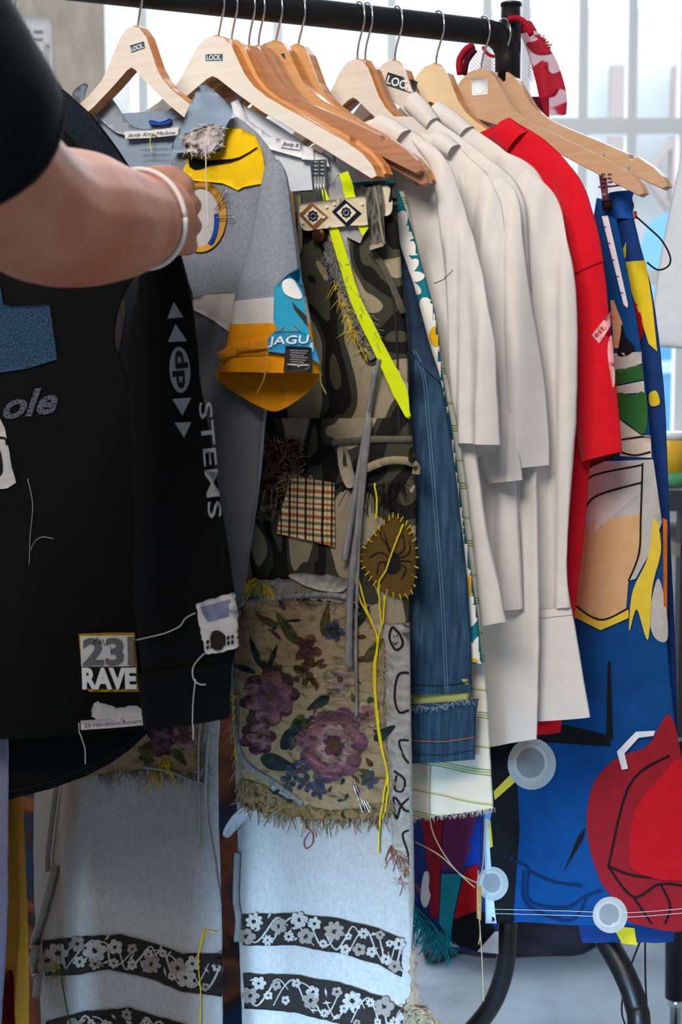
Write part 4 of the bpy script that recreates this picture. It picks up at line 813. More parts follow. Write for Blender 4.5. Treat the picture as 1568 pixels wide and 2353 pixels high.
# brocade bands
BRO = cloth('2a2624', .2, 90); EMB = cloth('a8a39d', .25, 300); EMB2 = cloth('8a8078', .25, 300)
def brocade(top, bot, S, seed, sc=1.0):
    rs = random.Random(seed); poly = top+bot[::-1]; b = patch('brocade_band', poly, S, BRO, tr, off=.003, jag=1.5, step=14)
    L = lambda f, pl: (lambda k, g: tuple(pl[k][i]+(pl[k+1][i]-pl[k][i])*g for i in (0, 1)))(min(int(f*(len(pl)-1)), len(pl)-2), f*(len(pl)-1)-min(int(f*(len(pl)-1)), len(pl)-2))
    def at2(f, g): a, c = L(f, top), L(f, bot); return (a[0]+(c[0]-a[0])*g, a[1]+(c[1]-a[1])*g)
    for i in range(7):   # curling stems
        f0 = i/7; q = [at2(min(1, f0+.22*k/4), min(.95, max(.05, .5+.4*sin(k*1.5+i*2.1)))) for k in range(5)]; line('woven_stem', q, [2.5*sc, 4.5*sc, 2*sc], S, EMB, b, off=.0039, n=16)
    for i in range(16):
        f, g = rs.uniform(.03, .97), rs.uniform(.12, .88); x, y = at2(f, g); a = rs.uniform(0, 6.3); l = rs.uniform(12, 24)*sc
        patch('woven_leaf', [(x, y), (x+l*.5*cos(a)-3*sin(a), y+l*.5*sin(a)+3*cos(a)), (x+l*cos(a), y+l*sin(a)), (x+l*.5*cos(a)+3*sin(a), y+l*.5*sin(a)-3*cos(a))], S, EMB, b, off=.0042, thick=False, g=40)
    for i in range(20):
        f, g = (i+.5)/20+rs.uniform(-.02, .02), .5+.36*(-1 if i % 2 else 1)*rs.uniform(.2, 1); x, y = at2(min(.98, max(.02, f)), g); R = rs.choice((9, 11, 13, 16, 20, 24))*sc; n = rs.choice((5, 5, 6, 8))
        fl = patch('woven_blossom', [ell(x+cos(a)*R*.6, y+sin(a)*R*.6, R*.44*rs.uniform(.8, 1.1), R*(2.1/n), a, 8) for a in [2*pi*k/n+i for k in range(n)]], S, EMB if i % 3 else EMB2, b, off=.0047, thick=False, g=30, step=9)
        patch('blossom_eye', ell(x, y, R*.17, R*.17, n=7), S, BRO, fl, off=.0054, thick=False, g=30)
brocade([(560, 2100), (680, 2098), (780, 2110), (870, 2132), (922, 2155)], [(562, 2172), (680, 2172), (780, 2190), (870, 2214), (924, 2245)], S, 1)
brocade([(562, 2236), (680, 2240), (780, 2256), (880, 2290), (930, 2318)], [(566, 2316), (680, 2326), (780, 2350), (880, 2395), (935, 2430)], S, 2)
brocade([(100, 2160), (200, 2150), (280, 2146), (350, 2165), (420, 2190), (511, 2192)], [(108, 2240), (170, 2240), (250, 2226), (340, 2246), (420, 2276), (511, 2290)], 'll', 3, 1.15)
brocade([(108, 2345), (200, 2322), (300, 2315), (400, 2345), (512, 2380)], [(110, 2440), (200, 2410), (300, 2400), (400, 2430), (512, 2460)], 'll', 4, 1.15)
# left leg details
tl = patch('tapestry_panel', [(150, 1500), (480, 1500), (474, 1640), (462, 1770), (400, 1775), (340, 1768), (250, 1775), (180, 1790), (140, 1650)], 'll', TAP, tr, off=.004, jag=3)
flower(372, 1700, 40, [(1, DPR), (.75, PURP2)], 'll', tl); flower(425, 1690, 34, [(1, PNK2), (.6, PURP2)], 'll', tl); flower(340, 1730, 26, [(1, GRL)], 'll', tl); leaf(400, 1720, 50, 20, .9, GRL, 'll', tl)
fringe('tapestry_fraying', [(230, 1778), (340, 1770), (400, 1780), (470, 1790), (474, 1700)], 'll', YARN_G, tr, 150, (.006, .026), .0004, spread=1.5)
fringe('tapestry_fraying', [(230, 1778), (340, 1770), (470, 1780)], 'll', YARN_B, tr, 60, (.004, .016), .0004, spread=1.5)
fringe('yellow_fraying', [(352, 1760), (380, 1735), (400, 1755)], 'll', YARN_Y, tr, 26, (.015, .04), .0006)
for q, r in (([(330, 1760), (390, 1770), (440, 1790), (472, 1800)], .003), ([(462, 1660), (458, 1740), (460, 1850), (462, 1950)], .003), ([(140, 1800), (128, 1880), (118, 1960), (118, 2000)], .0045), ([(135, 1990), (112, 2080), (88, 2160), (72, 2215)], .0065), ([(86, 2200), (88, 2240), (84, 2290)], .006), ([(480, 1680), (475, 1850), (490, 1960), (508, 2080)], .004)):
    thread('torn_strip', q, 'll', r, FLEECE, tr, off=.008, n=26, flat=.5)
thread('green_thread', [(145, 2160), (148, 2240), (160, 2310), (172, 2380)], 'll', .0009, plain('green_thread', '2f5a35', .9, .1), tr, off=.006)
thread('yellow_cord', [(472, 2130), (458, 2200), (464, 2290), (460, 2400)], 'll', .0009, YARN_Y, tr, off=.006)
thread('yellow_cord', [(500, 2142), (475, 2140), (462, 2180), (452, 2200)], 'll', .0008, YARN_Y, tr, off=.006)
fringe('green_fraying', [(115, 2215), (140, 2200), (150, 2230)], 'll', plain('lime_thread', '9aa05a', .9, .1), tr, 50, (.01, .03), .0004)
thread('torn_strip', [(554, 1960), (550, 2060), (556, 2110), (552, 2160)], 'rl', .005, cloth('74777b', .15), tr, off=.006, n=20, flat=.6)
patch('ragged_edge', [(945, 2180), (958, 2170), (960, 2290), (985, 2320), (1000, 2353), (1010, 2420), (930, 2420), (925, 2320), (940, 2290)], P3, blotch('rag', [(.3, '6a5444'), (.5, 'a08c78'), (.7, '4a3c34')], 70, .6, False, 1, 1, 4), tr, off=.02, jag=6, step=9, puff=.008)
fringe('ragged_fraying', [(930, 2310), (970, 2320), (1000, 2340), (1000, 2400)], 'rl', YARN_C, tr, 200, (.01, .035), .0006, spread=1.5)

# ---- pale t-shirt on the second hanger
PALE = cloth('dfe6ee', .03, 60, trans=.1)
t = garment('pale_t_shirt', 'pale blue-white t-shirt with a neck label behind the grey jersey', 't-shirt', 2)
pp = (HG[2][1]-NRM*.012, NRM)
loft('back_panel', [(330, 330, 560, 240), (320, 400, 700, 330), (320, 520, 800, 440), (340, 900, 800, 900), (360, 1250, 790, 1250)], (pp[0]-NRM*.002, NRM), PALE, t, seed=91, t=.004, fold=.003, key='pale')
patch('neck_rib', [(528, 235), (548, 228), (570, 275), (620, 312), (690, 335), (752, 362), (758, 384), (690, 362), (610, 340), (556, 300)], pp, cloth('e8ecf1', .03), t, off=.006)
patch('neck_label', [(645, 320), (690, 328), (690, 345), (645, 338)], pp, cloth('e9edf0', .03), t, off=.0075, thick=False)
text('label_letters', 'Jenly K', (648, 333), (40, 6), (1, -9), pp, BLK, t, off=.0085, shear=.3)
patch('care_label', [(692, 332), (720, 340), (722, 368), (694, 366)], pp, cloth('f0f2f4', .02), t, off=.009)

# ---- grey sports jersey
JG = blotch('jersey_knit', [(.2, '828a95'), (.8, '8b939e')], 260, .1, False, 1, 1, 2); JD = cloth('6a6b70', .06, 200); JW = cloth('c9c4c1', .04, 120); JO = cloth('dd8f0c', .06, 120); JB = cloth('8fa3b8', .05, 120)
t = jer = garment('sports_jersey', 'grey sports jersey with yellow chest patch and orange-cuffed sleeve', 'jersey', 1)
P1 = PL[1]; PK1 = (P1[0]-NRM*.016, NRM)
loft('back_panel', [(130, 270, 470, 250), (110, 330, 560, 300), (90, 450, 640, 420), (90, 800, 630, 800), (120, 1390, 555, 1390)], PK1, JB, t, seed=95, t=.004, fold=.003, key='jback')
loft('front_panel', [(425, 330, 545, 268), (398, 370, 600, 315), (372, 430, 642, 385), (240, 520, 648, 480), (150, 700, 640, 690), (150, 900, 612, 900), (160, 1150, 592, 1150), (180, 1392, 556, 1390)], P1, JG, t, seed=96, t=.012, cols=36, fold=.008, ff=12, key='jf', off=.009)
loft('sleeve', [(612, 372, 640, 366), (606, 410, 656, 400), (594, 480, 668, 476), (578, 560, 680, 560), (556, 640, 690, 640), (543, 695, 700, 680), (533, 742, 712, 738), (515, 800, 724, 796), (505, 826, 730, 826), (497, 854, 736, 858)], P1, JG, t, seed=97, off=.03, t=.05, cols=26, fold=.009, ff=16, key='js', t0=.12,
     cuts=[(.555, 'sleeve', JG), (.667, 'sleeve_white_band', JW), (1.0, 'sleeve_orange_band', JO)])
patch('cuff_lining', rnd([(497, 853), (560, 858), (650, 856), (737, 856), (728, 876), (700, 908), (640, 944), (600, 936), (556, 912), (515, 885)], 60), (P1[0], NRM), JO, t, off=.026, thick=False)
patch('cuff_binding', stroke([(507, 822), (550, 800), (600, 792), (628, 788)], 26), 'js', cloth('d3871c', .1, 200), t, off=.002)
thread('cuff_seam', [(504, 834), (545, 816), (600, 812), (640, 812)], 'js', .0006, cloth('9a5f0a', .1), t, off=.0025)
loft('sleeve_stripe', [(640, 430, 671, 440), (650, 500, 678, 500), (660, 570, 684, 570), (664, 640, 690, 640)], P1, JO, t, seed=98, off=.006, t=.012, fold=.002, key='jst')
patch('white_panel', [(438, 690), (456, 680), (500, 672), (548, 670), (552, 760), (530, 764), (490, 735), (440, 709)], 'jf', JW, t, off=.0014)
patch('dark_panel', [(438, 710), (490, 736), (532, 766), (600, 800), (610, 905), (590, 1150), (556, 1388), (440, 1388), (420, 1000), (425, 800)], 'jf', JD, t, off=.0012)
CF = (P1[0]+NRM*.022, NRM)
patch('collar', rnd([(462, 194), (480, 198), (534, 252), (520, 290), (508, 340), (450, 349), (396, 346), (412, 300), (440, 232)], 54), CF, JB, t, off=.003, puff=.006, key='jcol')
patch('collar', rnd([(166, 216), (188, 193), (202, 196), (196, 216), (192, 246), (180, 234)]), (P1[0]+NRM*.004, NRM), JB, t, off=0)
patch('back_collar', rnd([(205, 245), (228, 220), (246, 214), (272, 246), (300, 286), (346, 296), (420, 268), (424, 292), (350, 312), (284, 310), (250, 292)], 50), PK1, cloth('9aa6b4', .05), t, off=.006)
lb = patch('neck_label', [(285, 302), (345, 300), (410, 292), (410, 310), (345, 317), (288, 319)], PK1, cloth('e6e9ee', .03), t, off=.010, thick=False)
text('label_letters', 'Jenly Knit Mellow', (291, 314.5), (113, -7), (1.5, -8), PK1, plain('label_ink', '2c3444', .8), lb, off=.0112, shear=.35)
patch('blue_scrap', rnd([(345, 276), (370, 280), (392, 272), (390, 282), (366, 287), (344, 284)]), PK1, cloth('1b4fb8', .1), t, off=.011)
for y in (331, 345, 357): line('back_stitching', [(322, y), (345, y-1), (385, y-3)], 2, PK1, cloth('6d7d8e', .05), t, off=.010)
thread('yellow_thread', [[(350, 352), (345, 330), (350, 308), (360, 312)]], PK1, .0007, plain('lime_thread2', 'c9cf6a', .8, .1), t, off=.012)
yp = patch('yellow_patch', [(518, 292), (560, 298), (590, 313), (604, 345), (613, 392), (612, 422), (560, 430), (548, 438), (512, 420), (480, 418), (440, 414), (420, 398), (438, 352), (508, 348)], 'jf', cloth('eec414', .06, 300), t, off=.0026, jag=1)
sw = [(140, 452), (165, 432), (200, 447), (290, 470), (380, 465), (450, 458), (540, 453), (600, 438), (680, 398), (757, 348), (762, 356), (690, 407), (610, 452), (520, 482), (420, 502), (320, 517), (240, 545), (190, 545), (152, 520)]
patch('swoosh_mark', [(400+x/3.92, 250+y/3.92) for x, y in sw], 'jf', plain('embroidery_black', '0c0c0e', .8, .1), yp, off=.0040, g=8, step=6)
rg = patch('ring_patch', ell(464, 498, 59, 82, .06, 30), 'jf', cloth('c8943e', .12, 120), t, off=.0026, holes=(ell(461, 500, 45, 67, .06, 26),))
patch('ring_inset', ell(461, 500, 47, 69, .06, 26), 'jf', cloth('bdbabc', .05, 120), rg, off=.0018, thick=False)
patch('blue_trim', stroke([(500, 492), (500, 520), (494, 545), (484, 562)], 11), 'jf', cloth('1a4fae', .1), rg, off=.0034)
fp = patch('frayed_patch', rnd([(426, 318), (450, 300), (490, 286), (510, 292), (506, 335), (480, 350), (440, 352)]), 'jcol', blotch('frayed_wool', [(.35, '4a3a38'), (.5, 'b8b0b0'), (.65, 'd6d2d4')], 90, .8, False, 1, 1, 4), t, off=.004, jag=4, step=7)
fringe('patch_fraying', [(428, 318), (470, 295), (510, 290), (506, 335), (470, 352), (432, 340)], 'jcol', YARN_W, t, 200, (.003, .010), .0004, down=.2)
thread('loose_thread', [(470, 322), (473, 350), (474, 420), (477, 480), (478, 522)], CF, .0007, YARN_W, t, off=.012)
pin(505, 470, 34, -1.1, 'jf', t); pin(500, 478, 30, -.7, 'jf', t); pin(508, 498, 28, 0, 'jf', t)
patch('navy_scrap', rnd([(420, 648), (436, 650), (446, 678), (436, 690), (424, 690)]), 'jf', cloth('1e3358', .15), t, off=.006)
bp_ = patch('blue_sleeve_patch', [(631, 662), (660, 632), (690, 614), (696, 680), (705, 740), (714, 785), (640, 772), (630, 735)], 'js', cloth('2f9fc4', .08, 120), t, off=.003)
patch('white_print', rnd([(648, 652), (660, 642), (674, 645), (684, 662), (693, 684), (680, 688), (655, 676)], 35), 'js', WHT, bp_, off=.0042, thick=False, g=10)
patch('dark_print', [(669, 692), (680, 705), (704, 728), (705, 752), (690, 730), (676, 712)], 'js', cloth('3b3430', .1), bp_, off=.0042, thick=False, g=10)
jb = patch('lettered_band', [(620, 778), (634, 762), (690, 763), (712, 776), (722, 800), (735, 836), (700, 818), (620, 808)], 'js', cloth('2a8fc0', .08, 120), t, off=.006)
text('band_letters', 'JAGU', (622, 792), (84, -2), (2, -18), 'js', WHT, jb, off=.008, bold=.01)
text('band_letters', 'A', (708, 800), (10, 10), (2, -16), 'js', WHT, jb, off=.008)
bl_ = patch('black_label', [(660, 796), (712, 800), (717, 858), (655, 853)], 'js', plain('black_satin', '101012', .5, .3), t, off=.010)
for k in range(7): line('label_print', [(668+k % 2*3, 806+k*5.2), (706-k % 3*4, 808.5+k*5.2)], 1.5, 'js', plain('print_grey', 'a9a9a9', .8, .1), bl_, off=.0112)
line('label_print', [(664, 838), (683, 841), (686, 845), (690, 841), (709, 841)], 1.4, 'js', WHT, bl_, off=.0112)
fringe('lime_fraying', [(648, 754), (674, 752)], 'js', plain('lime_thread', '9aa05a', .9, .1), t, 18, (.006, .012), .0005)
thread('loose_thread', [[(624, 812), (612, 840), (607, 870), (590, 905)]], 'js', .0005, plain('tan_thread', 'c9a35a', .9, .1), t, off=.012)
thread('loose_thread', [[(736, 852), (738, 880), (750, 905)]], P1, .0007, plain('lime_thread', '9aa05a', .9, .1), t, off=.03)
patch('white_scrap', [(258, 775), (268, 730), (280, 690), (292, 700), (285, 760), (270, 830)], 'jf', JW, t, off=.004)
patch('lime_scrap', [(276, 690), (282, 672), (292, 700), (290, 732), (282, 720)], 'jf', cloth('c3c98a', .05), t, off=.005)

# ---- black long-sleeved top pulled forward
BT = blotch('black_jersey', [(.3, '060708'), (.75, '0b0c0e')], 300, .1, False, 1, 1, 2); NB = blotch('navy_fade', [(.3, '10141c'), (.7, '1b2433')], 200, .2, False, 1, 1, 3)
t = blk = garment('black_long_sleeved_top', 'black long-sleeved top with patches held by the hand', 'top', 0)
P0 = PL[0]
loft('body', [(-160, 250, 118, 182), (-170, 300, 215, 268), (-180, 400, 302, 392), (-190, 560, 345, 470), (-190, 640, 322, 600), (-190, 690, 276, 690), (-190, 780, 258, 780), (-190, 840, 276, 840), (-190, 1000, 330, 1000), (-190, 1300, 335, 1300), (-180, 1560, 340, 1550), (-170, 1706, 346, 1676)], P0, BT, t, seed=101, t=.016, off=.008, cols=34, fold=.007, ff=10, key='bb')
loft('sleeve', [(338, 470, 395, 560), (330, 600, 413, 600), (312, 690, 437, 690), (288, 780, 450, 790), (295, 900, 462, 900), (302, 1040, 488, 1040), (305, 1180, 513, 1180), (302, 1340, 537, 1340), (306, 1450, 546, 1450), (318, 1550, 533, 1522)], P0, BT, t, seed=102, off=.016, t=.035, cols=24, fold=.006, ff=16, key='bs')
loft('cuff', [(316, 1546, 535, 1518), (324, 1600, 531, 1580), (333, 1674, 528, 1650)], P0, BT, t, seed=103, off=.016, t=.038, fold=.003, key='bc')
TB = (P0[0]-NRM*.02, NRM)
patch('back_tail', [(-180, 1500), (345, 1500), (342, 1682), (300, 1722), (250, 1757), (200, 1782), (120, 1812), (0, 1842), (-180, 1868)], TB, BT, t, off=0)
line('tail_stitching', [(330, 1672), (290, 1712), (240, 1745), (190, 1768), (110, 1798), (0, 1826)], 2, TB, cloth('26282c', .05), t, off=.002)
patch('navy_shoulder', [(60, 200), (116, 182), (205, 260), (300, 392), (335, 455), (250, 420), (150, 300)], 'bb', NB, t, off=.0014, thick=False)
bp2 = patch('denim_patch', [(-40, 655), (2, 656), (10, 700), (30, 704), (116, 700), (133, 826), (60, 848), (-40, 862)], 'bb', blotch('speckled_denim', [(.35, '16273a'), (.55, '2c4a66'), (.7, '486884')], 500, .3, False, 1, 1, 4), t, off=.002)
SPK = blotch('speckled_grey', [(.4, '2a2c36'), (.6, '6a6c7c')], 400, .2, False, 1, 1, 3)
text('faded_letters', 'ole', (8, 962), (124, -16), (4, -58), 'bb', SPK, t, off=.0016, bold=.03, shear=.25)
wl = patch('white_lettered_patch', [(-40, 955), (2, 960), (14, 985), (18, 1020), (38, 1110), (18, 1122), (-40, 1130)], 'bb', cloth('bdbcbc', .05), t, off=.002, jag=1.5)
patch('black_letter', rnd([(-20, 1030), (0, 1030), (8, 1060), (8, 1085), (0, 1092), (-4, 1062), (-20, 1050)]), 'bb', BLK, wl, off=.003, thick=False)
line('patch_edge', [(0, 1005), (15, 1008), (18, 1022)], 5, 'bb', BLK, wl, off=.003)
TRI = cloth('8c8e92', .05, 120)
for q in ([(400, 694), (385, 732), (421, 729)], [(404, 744), (387, 786), (430, 784)], [(397, 917), (440, 914), (420, 955)], [(402, 971), (440, 970), (424, 1006)]): patch('triangle_print', q, 'bs', TRI, t, off=.0014, thick=False, g=10, step=10)
ov = patch('oval_print', ell(414, 850, 23.5, 53, -.06, 26), 'bs', TRI, t, off=.0014, thick=False, g=10)
text('oval_letters', 'dp', (403, 806), (7, 88), (26, -2), 'bs', BLK, ov, off=.0024, bold=.03)
text('sleeve_letters', 'STEMS', (457, 926), (24, 266), (29, -4), 'bs', cloth('a2a3a5', .05), t, off=.0016, bold=.004)
rv = patch('number_patch', [(183, 1456), (250, 1453), (312, 1453), (321, 1589), (208, 1589), (193, 1578)], 'bb', cloth('d59e1c', .08), t, off=.003)
patch('patch_face', [(188, 1461), (310, 1459), (313, 1530), (190, 1531)], 'bb', cloth('d8d7d6', .04), rv, off=.0044, thick=False)
patch('patch_face', [(190, 1533), (313, 1532), (318, 1582), (209, 1582), (196, 1572)], 'bb', BLK, rv, off=.0044, thick=False)
text('patch_number', '23', (194, 1526), (94, -1), (0, -58), 'bb', plain('print_grey2', '6d6d6e', .8, .1), rv, off=.0056, bold=.03)
text('patch_letters', 'RAVE', (193, 1580), (125, 0), (-1, -44), 'bb', WHT, rv, off=.0056, bold=.05)
patch('patch_tab', [(297, 1462), (312, 1462), (313, 1528), (298, 1528)], 'bb', cloth('7a7468', .08), rv, off=.0060, thick=False)
fringe('black_fraying', [(230, 1456), (260, 1470)], 'bb', YARN_N, t, 60, (.004, .012), .0005)
patch('torn_patch', rnd([(220, 1612), (250, 1618), (275, 1626), (320, 1622), (326, 1644), (270, 1650), (215, 1650)]), 'bb', cloth('c6c3c0', .08), t, off=.003, jag=3, step=7)
ht = patch('text_strip', [(187, 1655), (260, 1650), (331, 1642), (331, 1666), (260, 1672), (188, 1677)], 'bb', cloth('d9d3d2', .04), t, off=.003)
text('strip_letters', '23 Hardcore Ravers', (196, 1671), (132, -11), (0, -9), 'bb', plain('strip_ink', '6a5a6c', .8, .1), ht, off=.0042)
thread('loose_thread', [(184, 1660), (186, 1690), (195, 1720), (196, 1756)], 'bb', .0006, YARN_W, t, off=.004)
thread('loose_thread', [(66, 1100), (78, 1160), (72, 1230), (70, 1298)], 'bb', .0005, YARN_G, t, off=.003); thread('loose_thread', [(73, 1265), (82, 1245), (100, 1234), (126, 1238)], 'bb', .0005, YARN_G, t, off=.003)
pb = patch('photo_patch', [(453, 1386), (495, 1374), (540, 1360), (547, 1420), (548, 1486), (505, 1498), (475, 1502), (466, 1460)], ['bs', 'bc'], cloth('d4cfd0', .06), t, off=.004, jag=1.5, step=7)
patch('photo_sky', [(465, 1393), (531, 1377), (526, 1415), (500, 1422), (482, 1428), (470, 1410)], ['bs'], blotch('photo_blue', [(.3, '55607f'), (.7, '8d8ba6')], 40, .5, False), pb, off=.0054, thick=False)
for k in range(14): patch('check_print', [(478+k % 7*9, 1470+k//7*12-k % 7*2), (484+k % 7*9, 1469+k//7*12-k % 7*2), (483+k % 7*9, 1477+k//7*12-k % 7*2), (477+k % 7*9, 1478+k//7*12-k % 7*2)], ['bs'], BLK, pb, off=.0054, thick=False)
patch('dark_print', rnd([(490, 1452), (505, 1448), (520, 1462), (512, 1488), (494, 1490), (486, 1472)]), ['bs'], plain('dark_umber', '2b2624', .8, .1), pb, off=.0058, thick=False)
thread('loose_thread', [(452, 1408), (430, 1420), (415, 1440), (380, 1455), (345, 1464), (318, 1470)], ['bs', 'bb'], .0006, YARN_W, t, off=.004)
thread('loose_thread', [(472, 1500), (448, 1530), (448, 1560), (462, 1572), (474, 1572)], ['bc', 'bs'], .0006, YARN_W, t, off=.004); thread('loose_thread', [(452, 1560), (446, 1620), (444, 1700)], ['bc', 'bs'], .0005, YARN_W, t, off=.004)

# ---- long garments hanging low at the left
PLL = (onpl(120, 20, RPLANE), NRM)
t = thing('blue_grey_garment', 'blue-grey garment hanging at the bottom left corner', 'garment', PLL[0]-Z*.05)
loft('cloth', [(-160, 140, -20, 120), (-190, 500, 0, 500), (-200, 1400, 10, 1400), (-200, 1850, 17, 1850), (-200, 2100, 16, 2100), (-205, 2420, 8, 2420)], (PLL[0]+NRM*.02, NRM), cloth('8388a6', .1), t, seed=111, fold=.012, ff=20)
t = thing('ochre_garment', 'ochre yellow garment with red print low at the left', 'garment', PLL[0]-Z*.05-NRM*.01)
loft('cloth', [(-120, 140, 20, 120), (-140, 500, 20, 500), (-150, 1400, 45, 1400), (-150, 1850, 60, 1850), (-150, 2100, 64, 2100), (-150, 2420, 62, 2420)], (PLL[0]-NRM*.02, NRM), cloth('cf9234', .08), t, seed=112, fold=.014, ff=24, key='ochre')
patch('red_print', rnd([(14, 2250), (32, 2236), (34, 2320), (38, 2420), (8, 2420)]), 'ochre', cloth('5f0f14', .1), t, off=.003)

# ---- red lace top hung over the end of the rail
lm, nt, b = base('red_lace', .7, .2); b.inputs['Base Color'].default_value = hexc('a81730'); o_ = nt.nodes['Material Output']
mp = uvmap(nt); vo = N(nt, 'ShaderNodeTexNoise', Scale=34.0, Detail=1.0); rr_ = ramp(nt, [(.0, (0, 0, 0, 1)), (.50, (0, 0, 0, 1)), (.54, (.55, .55, .55, 1))])
ch = N(nt, 'ShaderNodeTexVoronoi', Scale=420.0); rc = ramp(nt, [(.35, (1, 1, 1, 1)), (.5, (0, 0, 0, 1))]); mu = N(nt, 'ShaderNodeMath', _operation='MULTIPLY')
tr_ = N(nt, 'ShaderNodeBsdfTransparent'); mx = N(nt, 'ShaderNodeMixShader')
for a_, c_ in ((mp.outputs[0], vo.inputs[0]), (mp.outputs[0], ch.inputs[0]), (vo.outputs[0], rr_.inputs[0]), (rr_.outputs[0], mx.inputs[0]), (b.outputs[0], mx.inputs[1]), (tr_.outputs[0], mx.inputs[2]), (mx.outputs[0], o_.inputs[0])): nt.links.new(a_, c_)
mm, nt, b = base('pink_mesh', .8, .2); b.inputs['Base Color'].default_value = hexc('c9909a'); o_ = nt.nodes['Material Output']; tr_ = N(nt, 'ShaderNodeBsdfTransparent'); mx = N(nt, 'ShaderNodeMixShader')
mp = uvmap(nt); ck = N(nt, 'ShaderNodeTexChecker', Scale=420.0); ck.inputs[1].default_value = (.35, .35, .35, 1); ck.inputs[2].default_value = (.85, .85, .85, 1)
for a_, c_ in ((mp.outputs[0], ck.inputs[0]), (ck.outputs[0], mx.inputs[0]), (b.outputs[0], mx.inputs[1]), (tr_.outputs[0], mx.inputs[2]), (mx.outputs[0], o_.inputs[0])): nt.links.new(a_, c_)
PLC = (PB+Vector((0, .05, 0)), Vector((-.25, -1, 0)).normalized()); PLF = (PB+Vector((0, -.022, 0)), Vector((-.25, -1, 0)).normalized())
t = thing('lace_top', 'red lace top draped over the end of the rail', 'lace top', PB-Z*.02)
loft('lace_panel', [(1176, 46, 1222, 50), (1200, 88, 1248, 92), (1216, 130, 1276, 132), (1230, 180, 1293, 178), (1240, 225, 1303, 222), (1252, 266, 1301, 262)], PLC, lm, t, seed=121, t=.008, fold=.006, ff=40, off=.03)
loft('lace_panel', [(1092, 230, 1262, 222), (1110, 290, 1262, 280), (1125, 340, 1255, 330)], PLC, cloth('4b1525', .2, 60), t, seed=122, t=.006, fold=.006, ff=40)
patch('mesh_panel', [(1086, 118), (1110, 112), (1128, 130), (1160, 126), (1166, 165), (1166, 210), (1082, 210), (1080, 160)], PLC, mm, t, off=0, thick=False)
patch('mesh_panel', [(1216, 130), (1228, 150), (1238, 176), (1222, 188), (1214, 176)], PLC, mm, t, off=.004, thick=False)
for q, r in (([(1058, 170), (1056, 140), (1072, 114), (1090, 104)], .008), ([(1110, 108), (1122, 124), (1140, 130), (1158, 122)], .0035), ([(1168, 46), (1186, 42), (1206, 52), (1222, 80)], .006), ([(1068, 172), (1074, 140), (1092, 114)], .007)): thread('strap', q, PLC if q[0][0] < 1165 else PLF, r, cloth('a5152c' if r != .007 else '4e1020', .12), t, off=0, n=16, flat=.6)
fringe('lace_scallops', [(1236, 82), (1256, 96), (1262, 112)], PLC, plain('red_lace_thread', 'b5304a', .8, .1), t, 80, (.003, .007), .0005, down=0)

# ---- patterned cloth hanging behind the grey fleece legs
PBK = (at(300, 1500, 2.15), Vector((0, -1, 0)))
t = thing('patterned_cloth', 'rust, green and blue patterned cloth behind the fleece trouser legs', 'cloth', at(300, 1100, 2.15))
loft('cloth', [(20, 1150, 560, 1150), (10, 1600, 565, 1600), (5, 2000, 570, 2000), (10, 2480, 575, 2480)], PBK, blotch('rust_pattern', [(.0, '2c4f24'), (.40, '203a5c'), (.47, '3a2a24'), (.53, '7a4a34'), (.68, '24313c')], 5, 1.2, False, 1, 1, 3), t, seed=131, fold=.012)
# ---- white shirt on a far rail at the right edge
PWR = (at(1560, 600, 2.6), Vector((0, -1, 0)))
t = thing('white_shirt', 'pale white shirt hanging at the right edge of the picture', 'shirt', at(1600, 300, 2.6))
loft('body', [(1575, 300, 1700, 290), (1550, 430, 1740, 430), (1522, 580, 1760, 580), (1502, 730, 1770, 730), (1508, 790, 1770, 790), (1560, 800, 1775, 820)], PWR, cloth('e6edf5', .03, 60), t, seed=141, fold=.02, ff=8, t=.05)
# ---- table at the right with things on it
TY = 2.75
tt = thing('work_table', 'grey table with a lower shelf at the right edge', 'table', Vector((at(1600, 1130, TY).x, TY, 0)))
x0 = at(1532, 1128, TY).x; zt = at(1560, 1125, TY).z; zl = at(1560, 1265, TY).z
TBM = plain('table_charcoal', '3c4048', .6, .3)
MB().add(box((x0+.6, TY+.25, zt-.02), (.6, .27, .02))).build('table_top', TBM, tt, smooth=False)
MB().add(box((x0+.6, TY+.25, zl), (.58, .25, .012))).build('shelf', plain('shelf_grey', '8b8580', .6, .3), tt, smooth=False)
lx = at(1556, 2100, 2.5).x
for (lx_, ly) in ((x0+.05, TY+.02), (x0+1.15, TY+.02), (x0+.05, TY+.48), (x0+1.15, TY+.48)): MB().add(box((lx_, ly, (zt-.04)/2), (.02, .02, (zt-.04)/2))).build('leg', TBM, tt, smooth=False)
tn = thing('tin', 'yellow tin with pale lid on the grey table', 'tin', (at(1562, 1060, TY).x, TY+.1, zt)); p = Vector((at(1562, 1060, TY).x, TY+.1, zt+.0005))
V, Fc = sweep([p+Z*.027, p+Z*.028, p+Z*.09, p+Z*.093], [.03, .033, .033, .031], 20); build('body', V, Fc, plain('tin_yellow', 'f0c030', .35, .5), tn)
V, Fc = sweep([p+Z*.093, p+Z*.094, p+Z*.106, p+Z*.108], [.031, .035, .035, .03], 20); build('lid', V, Fc, plain('lid_white', 'e6eef2', .35, .5), tn)
V, Fc = sweep([p, p+Z*.001, p+Z*.026, p+Z*.027], [.034, .037, .037, .032], 20); build('base_ring', V, Fc, plain('tin_green', '58b07a', .35, .5), tn)
